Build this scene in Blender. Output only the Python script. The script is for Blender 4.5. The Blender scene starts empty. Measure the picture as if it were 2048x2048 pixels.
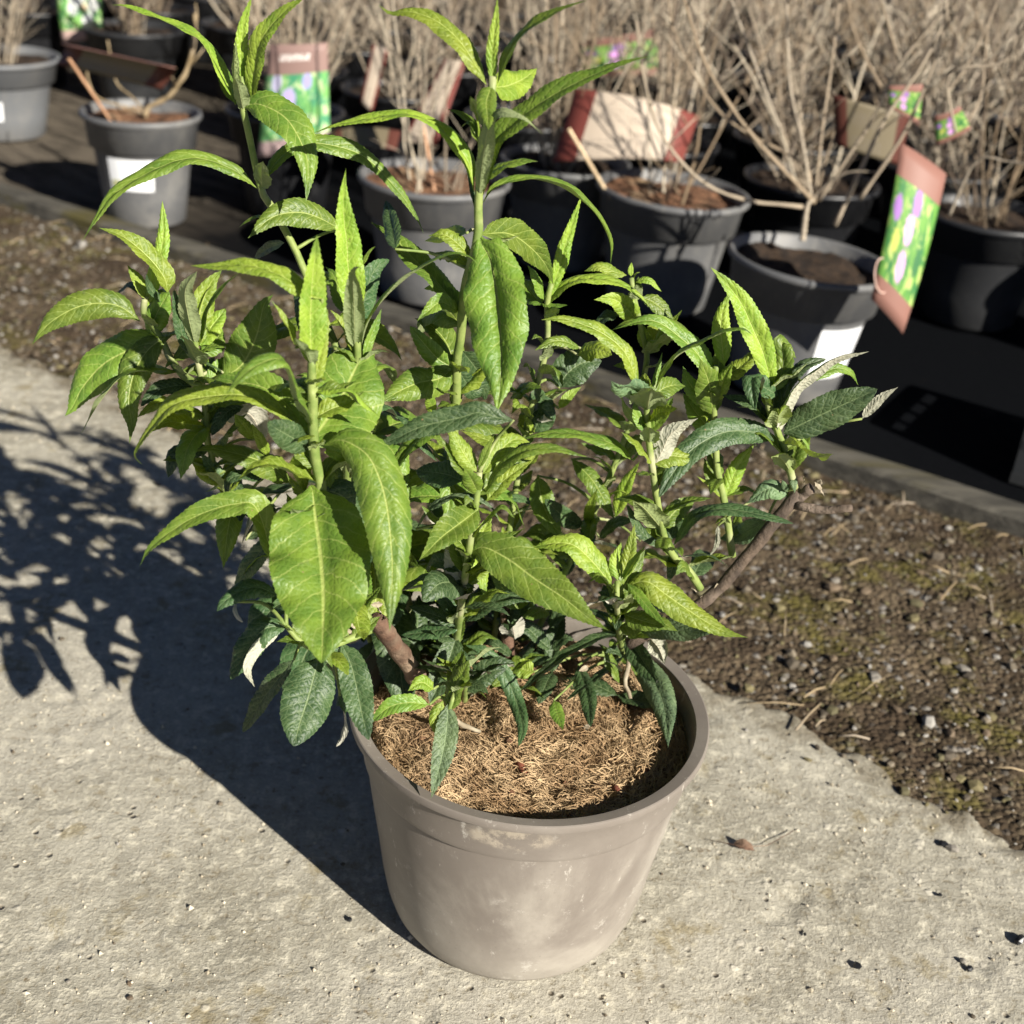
import bpy, math, random
import numpy as np
from mathutils import Matrix, Vector, noise
random.seed(7); RNG = np.random.default_rng(7)
S = bpy.context.scene
COL = S.collection

# ---------------------------------------------------------------- camera
PITCH, ROLL, EYE = math.radians(28.4), math.radians(5.0), Vector((0, -.823, .816))
fwd = Vector((0, math.cos(PITCH), -math.sin(PITCH))); ri = Vector((1, 0, 0)); up = ri.cross(fwd)
r2 = ri*math.cos(ROLL) + up*math.sin(ROLL); u2 = up*math.cos(ROLL) - ri*math.sin(ROLL)
cam = bpy.data.cameras.new('camera'); co = bpy.data.objects.new('camera', cam); COL.objects.link(co)
co.matrix_world = Matrix((( r2.x, u2.x, -fwd.x, EYE.x), (r2.y, u2.y, -fwd.y, EYE.y), (r2.z, u2.z, -fwd.z, EYE.z), (0, 0, 0, 1)))
cam.sensor_width = 36; cam.lens = 36*2600/2048; cam.clip_start = .02; cam.clip_end = 300
cam.dof.use_dof = True; cam.dof.focus_distance = .93; cam.dof.aperture_fstop = 7.0
S.camera = co
# ---------------------------------------------------------------- sky, sun, exposure
SUN_EL = math.radians(28); sx, sy = .69, -.72           # horizontal direction towards the sun
w = bpy.data.worlds.new('World'); S.world = w; w.use_nodes = True
nt = w.node_tree; sky = nt.nodes.new('ShaderNodeTexSky'); sky.sky_type = 'NISHITA'; sky.sun_disc = False
sky.sun_elevation = SUN_EL; sky.sun_rotation = math.atan2(sx, sy); sky.air_density = .25; sky.dust_density = .2; sky.ozone_density = 2.5
nt.links.new(sky.outputs[0], nt.nodes['Background'].inputs[0]); nt.nodes['Background'].inputs[1].default_value = .05
sl = bpy.data.lights.new('sun', 'SUN'); sl.energy = 5; sl.angle = math.radians(.53); sl.color = (1, .94, .84)
so = bpy.data.objects.new('sun', sl); COL.objects.link(so); so.location = (3, -3, 4)
sd = Vector((sx, sy, math.tan(SUN_EL)*math.hypot(sx, sy))).normalized()
so.rotation_euler = sd.to_track_quat('Z', 'Y').to_euler()
S.view_settings.view_transform = 'Standard'; S.view_settings.look = 'None'
S.view_settings.exposure = 1.02; S.view_settings.gamma = 1; S.view_settings.use_curve_mapping = False
S.render.engine = 'CYCLES'

# ---------------------------------------------------------------- helpers
def link(name, me, mat=None, parent=None, smooth=True):
    o = bpy.data.objects.new(name, me); COL.objects.link(o)
    if mat is not None:
        for m in (mat if isinstance(mat, (list, tuple)) else [mat]): me.materials.append(m)
    if smooth and len(me.polygons): me.polygons.foreach_set('use_smooth', [True]*len(me.polygons))
    if parent is not None: o.parent = parent
    return o
def tag(o, label=None, cat=None, group=None, kind=None):
    for k, v in (('label', label), ('category', cat), ('group', group), ('kind', kind)):
        if v: o[k] = v
    return o
def empty(name, loc=(0, 0, 0), **k):
    o = bpy.data.objects.new(name, None); COL.objects.link(o); o.location = loc; o.empty_display_size = .05
    return tag(o, **k)
def mesh(name, v, f):
    me = bpy.data.meshes.new(name); me.from_pydata(np.asarray(v).tolist(), [], [list(map(int, q)) for q in f]); me.update(); return me
class MB:
    def __init__(s): s.v = []; s.f = []; s.n = 0
    def add(s, v, f):
        v = np.asarray(v, float); s.v.append(v); s.f += [[i+s.n for i in q] for q in f]; s.n += len(v)
    def mesh(s, name): return mesh(name, np.concatenate(s.v), s.f)
def spline(P, n):
    """Catmull-Rom through P, n samples evenly spread over length"""
    P = np.asarray(P, float); k = len(P)
    if k == 2: P = np.array([P[0], P[0]*.5+P[1]*.5, P[1]]); k = 3
    Q = np.vstack([2*P[0]-P[1], P, 2*P[-1]-P[-2]])
    t = np.linspace(0, k-1, (k-1)*12+1); i = np.minimum(t.astype(int), k-2); u = (t-i)[:, None]
    a, b, c, d = Q[i], Q[i+1], Q[i+2], Q[i+3]
    X = .5*(2*b+(c-a)*u+(2*a-5*b+4*c-d)*u**2+(3*b-a-3*c+d)*u**3)
    s = np.r_[0, np.cumsum(np.linalg.norm(np.diff(X, axis=0), axis=1))]
    q = np.linspace(0, s[-1], n)
    return np.stack([np.interp(q, s, X[:, j]) for j in range(X.shape[1])], 1), s[-1]
def unit(a): return a/np.maximum(np.linalg.norm(a, axis=-1, keepdims=True), 1e-9)
def tube(mb, P, R, sides=6, cap=True):
    P = np.asarray(P, float); n = len(P); R = np.broadcast_to(np.asarray(R, float), (n,))
    T = unit(np.gradient(P, axis=0)); ref = np.array([.31, .87, .2]) if abs(T[0] @ np.array([.31, .87, .2])) < .85 else np.array([1., 0, 0])
    N = np.zeros_like(P); N[0] = unit(np.cross(T[0], ref))
    for i in range(1, n): q = N[i-1]-T[i]*(N[i-1] @ T[i]); N[i] = q/max(np.linalg.norm(q), 1e-9)
    B = np.cross(T, N); a = np.arange(sides)*2*np.pi/sides
    V = P[:, None]+R[:, None, None]*(np.cos(a)[None, :, None]*N[:, None]+np.sin(a)[None, :, None]*B[:, None])
    f = [[i*sides+j, i*sides+(j+1) % sides, (i+1)*sides+(j+1) % sides, (i+1)*sides+j] for i in range(n-1) for j in range(sides)]
    if cap: f += [list(range(sides))[::-1], [(n-1)*sides+j for j in range(sides)]]
    mb.add(V.reshape(-1, 3), f)
def lathe(mb, prof, seg=64, jit=None):
    a = np.arange(seg)*2*np.pi/seg; v = []
    for r, z in prof: v += [(r*math.cos(t), r*math.sin(t), z) for t in a]
    f = [[i*seg+j, i*seg+(j+1) % seg, (i+1)*seg+(j+1) % seg, (i+1)*seg+j] for i in range(len(prof)-1) for j in range(seg)]
    mb.add(v, f)
def box(mb, c, s, M=None):
    v = np.array([[x, y, z] for x in (-.5, .5) for y in (-.5, .5) for z in (-.5, .5)])*np.array(s)
    if M is not None: v = v @ np.array(M).T
    mb.add(v+np.array(c), [[0, 1, 3, 2], [4, 6, 7, 5], [0, 4, 5, 1], [2, 3, 7, 6], [0, 2, 6, 4], [1, 5, 7, 3]])
_G = {}
def fbm(x, y, seed, scale, octs=4):
    """cheap value noise on arrays"""
    out = np.zeros_like(x); amp = 1.; tot = 0
    if seed not in _G: _G[seed] = np.random.default_rng(seed).random((256, 256))
    G = _G[seed]
    for o in range(octs):
        X, Y = x/scale+o*17.3, y/scale+o*9.1; i, j = np.floor(X).astype(int), np.floor(Y).astype(int); u, v = X-i, Y-j
        u, v = u*u*(3-2*u), v*v*(3-2*v); g = lambda a, b: G[a % 256, b % 256]
        out += amp*((g(i, j)*(1-u)+g(i+1, j)*u)*(1-v)+(g(i, j+1)*(1-u)+g(i+1, j+1)*u)*v); tot += amp; amp *= .5; scale *= .5
    return out/tot-.5

# ---------------------------------------------------------------- node helper
class NT:
    def __init__(s, name):
        s.m = bpy.data.materials.new(name); s.m.use_nodes = True; s.t = s.m.node_tree; s.b = s.t.nodes['Principled BSDF']; s.out = s.t.nodes['Material Output']
    def n(s, typ, **k):
        x = s.t.nodes.new('ShaderNode'+typ)
        for a, v in k.items(): setattr(x, a, v)
        return x
    def put(s, sock, v):
        if isinstance(v, bpy.types.NodeSocket): s.t.links.new(v, sock)
        elif isinstance(v, (tuple, list)) and len(v) == 3 and sock.type == 'RGBA': sock.default_value = (*v, 1)
        else: sock.default_value = v
    def math(s, op, a, b=0., c=None):
        x = s.n('Math', operation=op); s.put(x.inputs[0], a); s.put(x.inputs[1], b)
        if c is not None: s.put(x.inputs[2], c)
        return x.outputs[0]
    def mix(s, f, a, b, mode='MIX'):
        x = s.n('Mix', data_type='RGBA', blend_type=mode); s.put(x.inputs[0], f); s.put(x.inputs[6], a); s.put(x.inputs[7], b); return x.outputs[2]
    def ramp(s, f, lo, hi, a=0., b=1.):
        x = s.n('MapRange'); x.interpolation_type = 'SMOOTHSTEP'; s.put(x.inputs[0], f); x.inputs[1].default_value = lo; x.inputs[2].default_value = hi; x.inputs[3].default_value = a; x.inputs[4].default_value = b; return x.outputs[0]
    def noise(s, v, scale, detail=4, rough=.55, dist=0.):
        x = s.n('TexNoise'); s.put(x.inputs['Vector'], v); x.inputs['Scale'].default_value = scale; x.inputs['Detail'].default_value = detail; x.inputs['Roughness'].default_value = rough; x.inputs['Distortion'].default_value = dist; return x.outputs[0]
    def vor(s, v, scale, feat='F1', out=0, rand=1.):
        x = s.n('TexVoronoi', feature=feat); s.put(x.inputs['Vector'], v); x.inputs['Scale'].default_value = scale; x.inputs['Randomness'].default_value = rand; return x.outputs[out]
    def bump(s, h, strength=.4, dist=.002, nrm=None):
        x = s.n('Bump'); s.put(x.inputs['Height'], h); x.inputs['Strength'].default_value = strength; x.inputs['Distance'].default_value = dist
        if nrm is not None: s.put(x.inputs['Normal'], nrm)
        return x.outputs[0]
    def obj(s): return s.n('TexCoord').outputs['Object']
    def geo(s): return s.n('NewGeometry').outputs['Position']
    def set(s, **k):
        for a, v in k.items(): s.put(s.b.inputs[a.replace('_', ' ')], v)
        return s.m

# ---------------------------------------------------------------- materials
def leaf_mat(name, c0, c1, vein, under, trans, tcol, rough, reti, bump):
    t = NT(name)
    uv = t.n('UVMap', uv_map='leaf').outputs[0]; mt = t.n('UVMap', uv_map='cm').outputs[0]
    sp = t.n('SeparateXYZ'); t.put(sp.inputs[0], uv); u, v = sp.outputs[0], sp.outputs[1]
    av = t.math('ABSOLUTE', v)
    rnd = t.n('ObjectInfo').outputs['Random']
    off = t.n('VectorMath', operation='ADD'); t.put(off.inputs[0], mt); cb = t.n('CombineXYZ'); t.put(cb.inputs[2], t.math('MULTIPLY', rnd, 37.)); t.put(off.inputs[1], cb.outputs[0]); P = off.outputs[0]
    wob = t.math('MULTIPLY', t.math('SUBTRACT', t.noise(P, 1.3, 2), .5), .5)
    ph = t.math('ADD', t.math('SUBTRACT', t.math('MULTIPLY', u, 10.), t.math('MULTIPLY', av, 1.7)), wob)
    fr = t.math('ABSOLUTE', t.math('SUBTRACT', t.math('FRACT', ph), .5))          # .5 on the vein
    lat = t.ramp(fr, .43, .5); latw = t.ramp(fr, .15, .5)
    mid = t.math('SUBTRACT', 1., t.ramp(av, .012, .06))
    e = t.vor(P, 2.6, 'DISTANCE_TO_EDGE'); net = t.math('SUBTRACT', 1., t.ramp(e, .0, .09)); cell = t.ramp(e, 0., .35)
    fine = t.noise(P, 14., 3); big = t.noise(P, .55, 3)
    col = t.mix(t.ramp(big, .35, .65), c0, c1)
    col = t.mix(t.math('MULTIPLY', t.math('SUBTRACT', fine, .3), .35), col, (c1[0]*1.4, c1[1]*1.3, c1[2]*1.5))
    hue = t.n('HueSaturation'); t.put(hue.inputs['Hue'], t.math('ADD', .488, t.math('MULTIPLY', rnd, .024))); t.put(hue.inputs['Value'], t.math('ADD', .72, t.math('MULTIPLY', rnd, .50))); t.put(hue.inputs['Color'], col); col = hue.outputs[0]
    dust = t.math('MULTIPLY', t.ramp(t.noise(P, .8, 5, .7), .58, .8), .22); col = t.mix(dust, col, (.30, .31, .24))
    col = t.mix(t.math('MULTIPLY', net, reti), col, vein)
    col = t.mix(t.math('MULTIPLY', lat, .55), col, vein); col = t.mix(t.math('MULTIPLY', mid, .85), col, vein)
    spk = t.math('MULTIPLY', t.math('SUBTRACT', 1., t.ramp(t.vor(P, 1.1), .05, .085)), t.ramp(t.noise(P, .4, 2), .54, .6)); col = t.mix(t.math('MULTIPLY', spk, .8), col, (.22, .14, .07))
    tipd = t.math('MULTIPLY', t.ramp(u, .62, 1.), t.ramp(t.noise(P, .7, 3), .42, .62)); col = t.mix(t.math('MULTIPLY', tipd, .55), col, (c0[0]*.45, c0[1]*.5, c0[2]*.8))
    bk = t.n('NewGeometry').outputs['Backfacing']
    ub = t.mix(t.math('MULTIPLY', t.math('MAXIMUM', lat, t.math('MULTIPLY', net, .6)), .55), under, (under[0]*1.35, under[1]*1.3, under[2]*1.3)); ub = t.mix(mid, ub, (under[0]*1.6, under[1]*1.45, under[2]*1.4))
    col = t.mix(bk, col, ub)
    h = t.math('SUBTRACT', t.math('ADD', t.math('MULTIPLY', cell, .55), t.math('MULTIPLY', fine, .25)), t.math('ADD', t.math('MULTIPLY', latw, .5), t.math('MULTIPLY', mid, .8)))
    nb = t.bump(h, bump, .0012)
    t.set(Base_Color=col, Roughness=t.math('ADD', rough, t.math('MULTIPLY', bk, .25)), Normal=nb); t.b.inputs['Specular IOR Level'].default_value = .42
    tr = t.n('BsdfTranslucent'); t.put(tr.inputs[0], t.mix(t.math('MULTIPLY', t.math('MAXIMUM', mid, lat), .5), tcol, (tcol[0]*.5, tcol[1]*.5, tcol[2]*.5))); t.put(tr.inputs[1], nb)
    ms = t.n('MixShader'); ms.inputs[0].default_value = trans
    t.t.links.new(t.b.outputs[0], ms.inputs[1]); t.t.links.new(tr.outputs[0], ms.inputs[2]); t.t.links.new(ms.outputs[0], t.out.inputs[0])
    return t.m
LEAF = {
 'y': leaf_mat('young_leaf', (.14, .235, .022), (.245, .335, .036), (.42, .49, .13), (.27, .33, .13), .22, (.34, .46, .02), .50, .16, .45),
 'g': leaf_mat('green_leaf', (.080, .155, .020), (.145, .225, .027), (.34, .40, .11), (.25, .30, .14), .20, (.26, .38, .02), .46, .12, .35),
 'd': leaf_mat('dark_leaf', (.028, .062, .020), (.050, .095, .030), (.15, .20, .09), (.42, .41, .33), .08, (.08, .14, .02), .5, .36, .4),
 's': leaf_mat('silvery_leaf', (.085, .14, .070), (.13, .20, .085), (.25, .33, .17), (.42, .42, .32), .15, (.20, .28, .06), .55, .35, .5),
}
def simple(name, c0, c1, scale, rough=.7, bump=.3, dist=.002, c2=None, detail=6, stretch=None, spec=.3, world=False):
    t = NT(name); P = t.geo() if world else t.obj()
    if stretch: mp = t.n('Mapping'); t.put(mp.inputs[0], P); mp.inputs['Scale'].default_value = stretch; P = mp.outputs[0]
    a = t.noise(P, scale, detail, .6); col = t.mix(t.ramp(a, .33, .67), c0, c1)
    if c2: col = t.mix(t.ramp(t.noise(P, scale*.23, 3), .52, .68), col, c2)
    t.set(Base_Color=col, Roughness=rough, Normal=t.bump(t.noise(P, scale*3, 5, .65), bump, dist)); t.b.inputs['Specular IOR Level'].default_value = spec
    return t.m
M_STEM = simple('green_stem', (.135, .195, .045), (.235, .285, .085), 90, .55, .3, .001, (.36, .36, .2))
M_WOOD = simple('brown_bark', (.065, .038, .026), (.15, .085, .055), 60, .8, 1., .003, (.26, .19, .13))
M_DARKWOOD = simple('dark_bark', (.05, .037, .028), (.13, .095, .068), 60, .8, 1., .003, (.20, .155, .12))
M_PALEWOOD = simple('grey_bark', (.22, .18, .12), (.36, .31, .22), 80, .75, .6, .0012)
M_STRAW = simple('straw_stem', (.23, .17, .09), (.40, .31, .19), 26, .7, .3, .001, (.33, .28, .22))
def twig_mat():
    t = NT('dry_twig'); P = t.obj(); ob = t.n('ObjectInfo').outputs['Random']; isl = t.n('NewGeometry').outputs['Random Per Island']
    col = t.mix(ob, (.27, .195, .115), (.42, .36, .275)); col = t.mix(t.ramp(isl, .5, .9), col, (.56, .49, .37)); col = t.mix(t.ramp(isl, .25, .05), col, (.10, .075, .055))
    col = t.mix(t.math('MULTIPLY', t.noise(P, 30, 4), .5), col, (.12, .09, .065)); t.set(Base_Color=col, Roughness=.75); return t.m
M_TWIG = twig_mat()
M_TWIG_PLAIN = simple('grey_twig', (.17, .14, .10), (.42, .36, .27), 14, .75, .2, .001, (.30, .27, .235))
M_COIR = simple('coir_fibre', (.27, .17, .085), (.50, .36, .205), 40, .75, .2, .001, (.20, .125, .065))
M_PEAT = simple('potting_mix', (.012, .008, .006), (.055, .034, .02), 60, .9, 1., .006)  # darkened to stand in for shade over the pot of bare stems
M_BARKMIX = simple('reddish_bark_mulch', (.05, .026, .014), (.26, .13, .07), 45, .9, 1., .008, (.32, .22, .13))
def plastic(name, c, dust, rough, amt):
    t = NT(name); P = t.obj()
    d = t.ramp(t.noise(P, 5, 6, .65, .4), .42, .72); f = t.ramp(t.noise(P, 160, 3), .5, .75)
    mp = t.n('Mapping'); t.put(mp.inputs[0], P); mp.inputs['Scale'].default_value = (60, 60, 4); st = t.ramp(t.noise(mp.outputs[0], 1, 4), .55, .75)
    col = t.mix(t.math('MULTIPLY', d, amt), c, dust); col = t.mix(t.math('MULTIPLY', f, .18), col, dust); col = t.mix(t.math('MULTIPLY', st, amt*.35), col, dust)
    t.set(Base_Color=col, Roughness=t.math('ADD', rough, t.math('MULTIPLY', d, .2)), Normal=t.bump(t.noise(P, 240, 3), .12, .0005)); return t.m
def taupe_pot():
    t = NT('taupe_plastic'); P = t.obj(); sp = t.n('SeparateXYZ'); t.put(sp.inputs[0], P); z = sp.outputs[2]
    c, dust, sand = (.175, .152, .130), (.36, .33, .28), (.46, .40, .31)
    d = t.ramp(t.noise(P, 7, 7, .68, .5), .40, .70); low = t.math('SUBTRACT', 1., t.ramp(t.math('ADD', z, t.math('MULTIPLY', t.noise(P, 14, 5), .06)), .035, .11))
    body = t.math('SUBTRACT', 1., t.ramp(z, .12, .16))
    col = t.mix(t.math('MULTIPLY', d, t.math('ADD', .30, t.math('MULTIPLY', body, .5))), c, dust)
    col = t.mix(t.math('MULTIPLY', low, .45), col, dust)
    # dried splash of sand under the rim, front left
    dx = t.n('VectorMath', operation='DISTANCE'); ms_ = t.n('Mapping'); t.put(ms_.inputs[0], P); ms_.inputs['Scale'].default_value = (1, 1, 2.6); t.put(dx.inputs[0], ms_.outputs[0]); dx.inputs[1].default_value = (-.008, -.135, .470)
    spl = t.math('MULTIPLY', t.math('SUBTRACT', 1., t.ramp(t.math('ADD', dx.outputs['Value'], t.math('MULTIPLY', t.noise(P, 30, 6, .7), .05)), .045, .062)), t.ramp(t.noise(P, 70, 5, .7), .42, .6))
    col = t.mix(t.math('MULTIPLY', spl, .6), col, sand)
    mp = t.n('Mapping'); t.put(mp.inputs[0], P); mp.inputs['Scale'].default_value = (45, 45, 18); scr = t.math('MAXIMUM', t.ramp(t.noise(mp.outputs[0], 2, 8, .75), .60, .70), t.math('MULTIPLY', t.ramp(t.noise(P, 34, 8, .8), .56, .70), t.ramp(t.noise(P, 9, 3), .42, .6)))
    col = t.mix(t.math('MULTIPLY', scr, .6), col, (.55, .52, .46))
    spk = t.math('SUBTRACT', 1., t.ramp(t.vor(P, 120), .08, .16)); col = t.mix(t.math('MULTIPLY', spk, .3), col, (.16, .14, .12))
    t.set(Base_Color=col, Roughness=t.math('ADD', .46, t.math('MULTIPLY', d, .25)), Normal=t.bump(t.math('ADD', t.noise(P, 190, 3), t.math('MULTIPLY', spl, 1.5)), .18, .0006)); t.b.inputs['Specular IOR Level'].default_value = .35
    return t.m
M_TAUPE = taupe_pot()
M_GREY = plastic('grey_plastic', (.10, .102, .105), (.25, .24, .215), .5, .75)
M_PALEGREY = plastic('pale_grey_plastic', (.13, .137, .145), (.22, .21, .19), .5, .5)
M_SHADE_GREY = plastic('shade_grey_plastic', (.02, .021, .023), (.055, .055, .052), .45, .4)
M_BLACK = plastic('black_plastic', (.008, .0085, .010), (.03, .03, .03), .4, .4)
M_CRATE = plastic('shade_dark_crate_plastic', (.03, .032, .033), (.06, .06, .056), .5, .4)  # grey kept darker: the crate's shade is put into its colour
M_WHITE = simple('white_label', (.72, .74, .76), (.80, .81, .82), 12, .5, .05)
M_STICK = simple('wood_stick', (.42, .23, .13), (.55, .33, .2), 30, .7, .2, .001, None, 6, (1, 1, .1))
M_PALESTICK = simple('pale_wood_stick', (.58, .43, .26), (.70, .54, .34), 30, .7, .2, .001, None, 6, (1, 1, .1))
M_REDBIT = simple('rust_brown_chip', (.15, .05, .03), (.26, .09, .05), 60, .8)
def concrete():
    t = NT('weathered_concrete'); P = t.geo(); sp = t.n('SeparateXYZ'); t.put(sp.inputs[0], P)
    a = t.noise(P, 7, 8, .66); b = t.noise(P, 70, 6, .72); c = t.noise(P, 2.1, 4, .6); fine = t.noise(P, 260, 4, .7)
    col = t.mix(t.ramp(a, .32, .68), (.275, .255, .198), (.415, .39, .318))
    col = t.mix(t.ramp(c, .45, .7), col, (.41, .385, .32))
    col = t.mix(t.math('MULTIPLY', t.ramp(b, .50, .66), .75), col, (.62, .58, .46))
    col = t.mix(t.math('MULTIPLY', t.ramp(b, .46, .33), .7), col, (.215, .18, .115))
    col = t.mix(t.math('MULTIPLY', t.ramp(fine, .54, .70), .5), col, (.66, .63, .53))
    col = t.mix(t.math('MULTIPLY', t.ramp(fine, .45, .30), .5), col, (.19, .165, .115))
    col = t.mix(t.math('MULTIPLY', t.ramp(t.noise(P, 17, 7, .7, .3), .55, .68), .68), col, (.235, .19, .095))      # algae and silt stains
    col = t.mix(t.math('MULTIPLY', t.ramp(t.noise(P, 42, 5, .72), .64, .72), .75), col, (.15, .105, .05))
    crumb = t.math('MULTIPLY', t.math('SUBTRACT', 1., t.ramp(t.vor(P, 62), .12, .30)), t.ramp(t.noise(P, 13, 4), .5, .6)); col = t.mix(t.math('MULTIPLY', crumb, .6), col, (.62, .58, .48))
    pit = t.math('MULTIPLY', t.math('SUBTRACT', 1., t.ramp(t.vor(P, 46), .04, .15)), t.ramp(t.noise(P, 6, 3), .48, .58)); col = t.mix(t.math('MULTIPLY', pit, .6), col, (.12, .09, .055))
    # silt blown in from the gravel along the edge
    edge = t.math('ADD', t.math('MULTIPLY', sp.outputs[0], .58), t.math('MULTIPLY', sp.outputs[1], .815)); edge = t.math('ADD', edge, t.math('MULTIPLY', t.math('SUBTRACT', t.noise(P, 16, 7, .7), .5), .22))
    col = t.mix(t.math('MULTIPLY', t.ramp(edge, .355, .43), .85), col, (.115, .09, .052))
    h = t.math('ADD', t.math('ADD', t.math('MULTIPLY', b, .9), t.math('MULTIPLY', fine, .55)), t.math('SUBTRACT', t.math('MULTIPLY', crumb, .35), t.math('MULTIPLY', pit, .9)))
    t.set(Base_Color=col, Roughness=.9, Normal=t.bump(h, 1., .0026)); t.b.inputs['Specular IOR Level'].default_value = .2; return t.m
M_CONC = concrete()
def gravelly():
    t = NT('mossy_gravel_soil'); P = t.geo()
    vc = t.n('TexVoronoi'); t.put(vc.inputs['Vector'], P); vc.inputs['Scale'].default_value = 140; sepc = t.n('SeparateColor'); t.put(sepc.inputs[0], vc.outputs[1])
    col = t.mix(t.ramp(t.noise(P, 12, 6, .65), .35, .65), (.030, .021, .012), (.105, .078, .050))
    col = t.mix(t.math('MULTIPLY', t.ramp(sepc.outputs[0], .55, .9), .75), col, (.18, .14, .09))
    col = t.mix(t.math('MULTIPLY', t.ramp(sepc.outputs[1], .93, .98), .6), col, (.28, .27, .25))
    col = t.mix(t.math('MULTIPLY', t.ramp(t.noise(P, 9, 6, .7), .50, .62), .6), col, (.13, .115, .026))     # moss
    col = t.mix(t.math('MULTIPLY', t.ramp(t.noise(P, 5.5, 5, .65), .50, .62), .8), col, (.060, .042, .027))    # damp soil
    h = t.math('SUBTRACT', t.noise(P, 120, 5, .7), t.math('MULTIPLY', vc.outputs[0], 1.2))
    t.set(Base_Color=col, Roughness=.95, Normal=t.bump(h, 1., .005)); t.b.inputs['Specular IOR Level'].default_value = .15; return t.m
M_GRAVEL = gravelly()
def pebble_mat():
    t = NT('pebbles'); P = t.obj(); r = t.n('NewGeometry').outputs['Random Per Island']
    cr = t.n('ValToRGB'); t.put(cr.inputs[0], r); e = cr.color_ramp; e.interpolation = 'CONSTANT'
    cols = [(.035, .025, .017), (.08, .06, .035), (.05, .038, .024), (.17, .14, .10), (.07, .045, .028), (.24, .225, .20), (.07, .065, .018), (.13, .085, .05), (.13, .11, .035), (.34, .33, .31)]
    for i, c in enumerate(cols):
        k = e.elements[i] if i < 2 else e.elements.new(i/len(cols)); k.position = i/len(cols); k.color = (*c, 1)
    t.set(Base_Color=t.mix(.35, cr.outputs[0], t.mix(t.noise(P, 150, 4), (.04, .03, .02), (.26, .22, .15))), Roughness=.85, Normal=t.bump(t.noise(P, 300, 4), .5, .001)); return t.m
M_PEB = pebble_mat()
def sand():
    t = NT('sand_grain'); r = t.n('NewGeometry').outputs['Random Per Island']; col = t.mix(r, (.24, .20, .135), (.56, .51, .40)); col = t.mix(t.ramp(r, .10, .02), col, (.09, .07, .045)); t.set(Base_Color=col, Roughness=.85); return t.m
M_SAND = sand()
def membrane():
    t = NT('black_ground_fabric'); P = t.geo(); sp = t.n('SeparateXYZ'); t.put(sp.inputs[0], P)
    mp = t.n('Mapping'); t.put(mp.inputs[0], P); mp.inputs['Rotation'].default_value = (0, 0, .55)
    wv = t.n('TexWave'); t.put(wv.inputs[0], mp.outputs[0]); wv.inputs['Scale'].default_value = 90
    mp2 = t.n('Mapping'); t.put(mp2.inputs[0], mp.outputs[0]); mp2.inputs['Scale'].default_value = (1, 5, 1)
    side = t.math('SUBTRACT', 1., t.ramp(t.math('ADD', sp.outputs[0], t.math('MULTIPLY', t.noise(P, 2.2, 5), .5)), -.75, -.25))
    dirt = t.math('MULTIPLY', side, t.ramp(t.noise(mp2.outputs[0], 6, 6, .7), .25, .6))
    col = t.mix(dirt, (.0035, .004, .005), (.13, .11, .085))  # fabric black lowered further, in place of cast shade at the right
    col = t.mix(t.math('MULTIPLY', t.ramp(t.noise(P, 30, 5, .7), .62, .75), t.math('ADD', .012, t.math('MULTIPLY', side, .6))), col, (.2, .16, .10))
    t.set(Base_Color=col, Roughness=.85, Normal=t.bump(t.math('ADD', wv.outputs[0], t.math('MULTIPLY', t.noise(P, 25, 4), 3.)), .4, .002)); t.b.inputs['Specular IOR Level'].default_value = .03; return t.m
M_FABRIC = membrane()
M_KERB = simple('weathered_timber', (.045, .042, .035), (.105, .097, .078), 9, .85, .6, .003, (.075, .065, .022), 7, (1, 6, 6))
def tag_mat(name, head, hf, foot, ff, greens, spots, strokes=True):
    """printed picture: header band, blurred green foliage picture with flower spots, footer band"""
    t = NT(name); uv = t.n('UVMap', uv_map='tag').outputs[0]; sp = t.n('SeparateXYZ'); t.put(sp.inputs[0], uv); u, v = sp.outputs[0], sp.outputs[1]
    n1 = t.noise(uv, 5, 3); n2 = t.noise(uv, 9, 3, .5, .6)
    col = t.mix(t.ramp(n1, .38, .60), greens[0], greens[1]); col = t.mix(t.ramp(n2, .52, .64), col, greens[2])
    wv = t.math('MULTIPLY', t.math('SUBTRACT', t.noise(uv, 40, 3), .5), .10)
    for (a, b, r, c) in spots:
        d = t.n('VectorMath', operation='DISTANCE'); t.put(d.inputs[0], uv); d.inputs[1].default_value = (a, b, 0)
        col = t.mix(t.math('SUBTRACT', 1., t.ramp(t.math('ADD', d.outputs['Value'], wv), r*.7, r)), col, c)
    hm = t.math('GREATER_THAN', v, 1-hf); hc = head
    if strokes:   # a word too blurred to read: a row of pale letter strokes
        inx = t.math('MULTIPLY', t.math('GREATER_THAN', u, .22), t.math('LESS_THAN', u, .72)); iny = t.math('MULTIPLY', t.math('GREATER_THAN', v, 1-hf*.55), t.math('LESS_THAN', v, 1-hf*.33))
        q = t.math('GREATER_THAN', t.noise(uv, 34, 1), .47); hc = t.mix(t.math('MULTIPLY', t.math('MULTIPLY', inx, iny), q), head, (.75, .70, .66))
    col = t.mix(hm, col, hc)
    if ff: col = t.mix(t.math('LESS_THAN', v, ff), col, foot)
    t.set(Base_Color=col, Roughness=.5); t.b.inputs['Specular IOR Level'].default_value = .2; return t.m
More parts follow.
